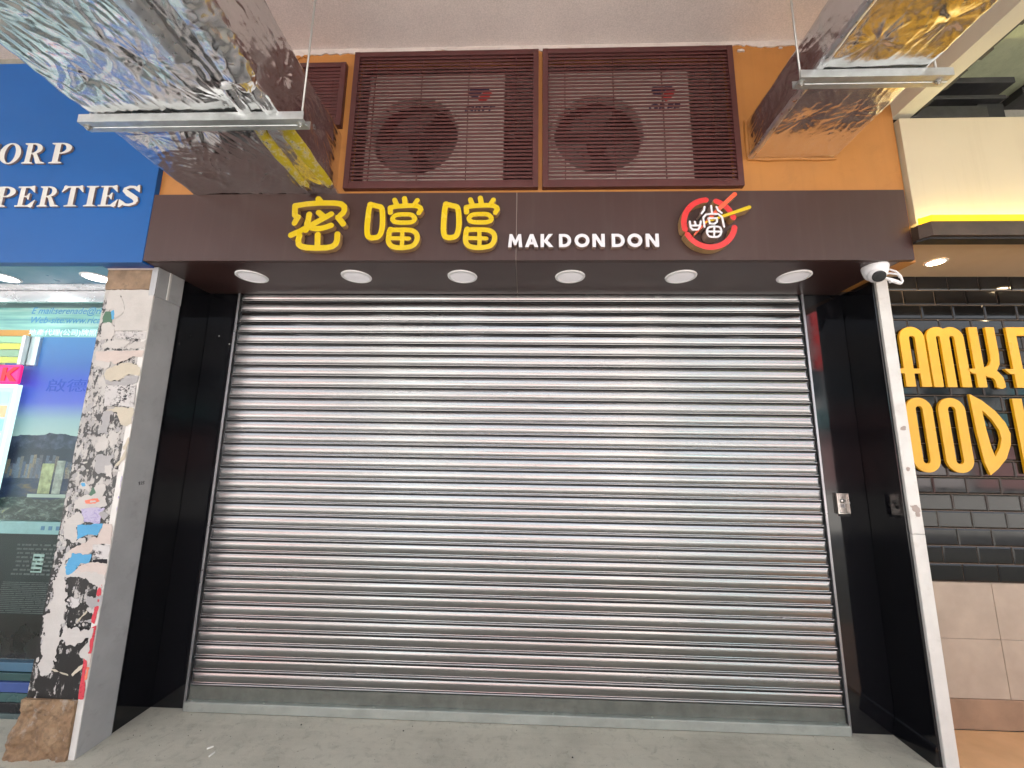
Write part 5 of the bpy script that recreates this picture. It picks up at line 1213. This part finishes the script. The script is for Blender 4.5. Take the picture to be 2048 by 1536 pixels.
MB().box(4.52, 5.33, -0.22, -0.0605, 3.98, 4.07, bev=0.004).box(4.52, 5.30, -0.19, -0.0605, 3.60, 3.94, bev=0.004).build('lower_channel', M_iron, st_)
MB().box(5.34, 5.52, -0.16, -0.0605, 3.70, 4.144, bev=0.004).build('bracket', M_seal, st_)
st2 = thing('steel_channel', (6.6, -0.2, 4.25), 'dark iron bar under the mossy ceiling at the right edge', 'steel')
MB().box(5.70, 8.5, -0.27, -0.0605, 4.235, 4.300, bev=0.003).box(5.62, 8.5, -0.20, -0.0605, 4.18, 4.234, bev=0.003).build('bar', M_iron, st2)

# ================================================================== SMALL THINGS ON THE FLOOR
for k, (x, y, a, L, lb_) in enumerate(((0.408, -0.325, 0.7, 0.030, 'flattened white cigarette end lying on the concrete'), (0.455, -0.372, 1.35, 0.032, 'white cigarette end nearest the camera on the concrete'))):
    d = Vector((math.cos(a), math.sin(a), 0)); p = Vector((x, y, 0.0045))
    o = MB().tube([p - d * L / 2, p + d * L * 0.1, p + d * L / 2], [0.0042, 0.0045, 0.0036], 8).build('cigarette_end', M_butt, origin=(x, y, 0), smooth=0.8)
    tag(o, lb_, 'cigarette end', 'litter on the pavement')
gr = MB()
for i in range(150):
    x, y = random.uniform(-0.6, 4.3), random.uniform(-0.75, -0.04); r = random.uniform(0.0012, 0.005)
    if random.random() < 0.8: r *= 0.6
    gr.lathe([(0, 0), (r, 0), (r * 0.8, r * 0.7), (0, r)], (x, y, 0.0), n=5, mi=random.randint(0, 1))
tag(gr.build('grit', [M_seal, M_gconc], origin=(2, -0.4, 0)), kind='stuff')

# ================================================================== ACROSS THE STREET (seen only as reflections; building heights and tones set for the light)
def block(x0, x1, y0, y1, h, wall, label, seed):
    b = thing('building', ((x0 + x1) / 2, y1, -0.13), label, 'building', 'buildings across the street')
    MB().box(x0, x1, y0, y1, -0.13, h).build('wall', wall, b)
    rr = random.Random(seed); win = MB(); z = 4.6
    while z < h - 1.5:
        x = x0 + 0.8
        while x < x1 - 1.8:
            win.box(x, x + 1.3, y1 - 0.05, y1 + 0.03, z, z + 1.5, mi=rr.randint(0, 1)); x += 2.1
        z += 3.0
    tag(win.build('window_bays', [mk('street_glass', (0.12, 0.26, 0.30), 0.15), mk('street_glass_dark', (0.03, 0.05, 0.06), 0.15)], b), kind='stuff')
    sh_ = MB(); x = x0 + 0.4
    while x < x1 - 3: sh_.box(x, x + 3.2, y1 - 0.02, y1 + 0.1, 0.2, 2.9, mi=rr.randint(0, 2)).box(x, x + 3.2, y1, y1 + 0.5, 3.0, 4.0, mi=rr.randint(0, 2)); x += 3.7
    tag(sh_.build('shop_fronts', [mk('street_front_rose', (0.40, 0.22, 0.22), 0.4), mk('street_front_pale', (0.6, 0.55, 0.55), 0.4), mk('street_front_teal', (0.15, 0.32, 0.34), 0.4)], b), kind='stuff')
block(-34, -6, -34, -18, 8, mk('darkened_render', (0.28, 0.26, 0.25), 0.7), 'drab low building across the street at the left', 1)  # side blocks darkened so the shutter mirrors a brighter centre
block(-5.5, 9, -34, -18, 6.8, mk('pink_tiled_wall', (0.47, 0.40, 0.38), 0.6), 'pinkish tiled building straight across the street', 2)
block(9.5, 38, -36, -18.5, 8.5, mk('grey_render', (0.25, 0.25, 0.255), 0.7), 'grey building across the street at the right', 3)
vs = thing('vertical_street_sign', (12.4, -11.2, 4.6), 'red vertical street sign on a bracket seen in the black granite', 'sign')
MB().box(12.15, 12.6, -11.3, -11.1, 4.6, 7.2, bev=0.02).build('panel', M_red, vs)
MB().tube([(12.4, -11.2, -0.13), (12.4, -11.2, 4.6)], 0.06, 12).build('post', M_iron, vs)
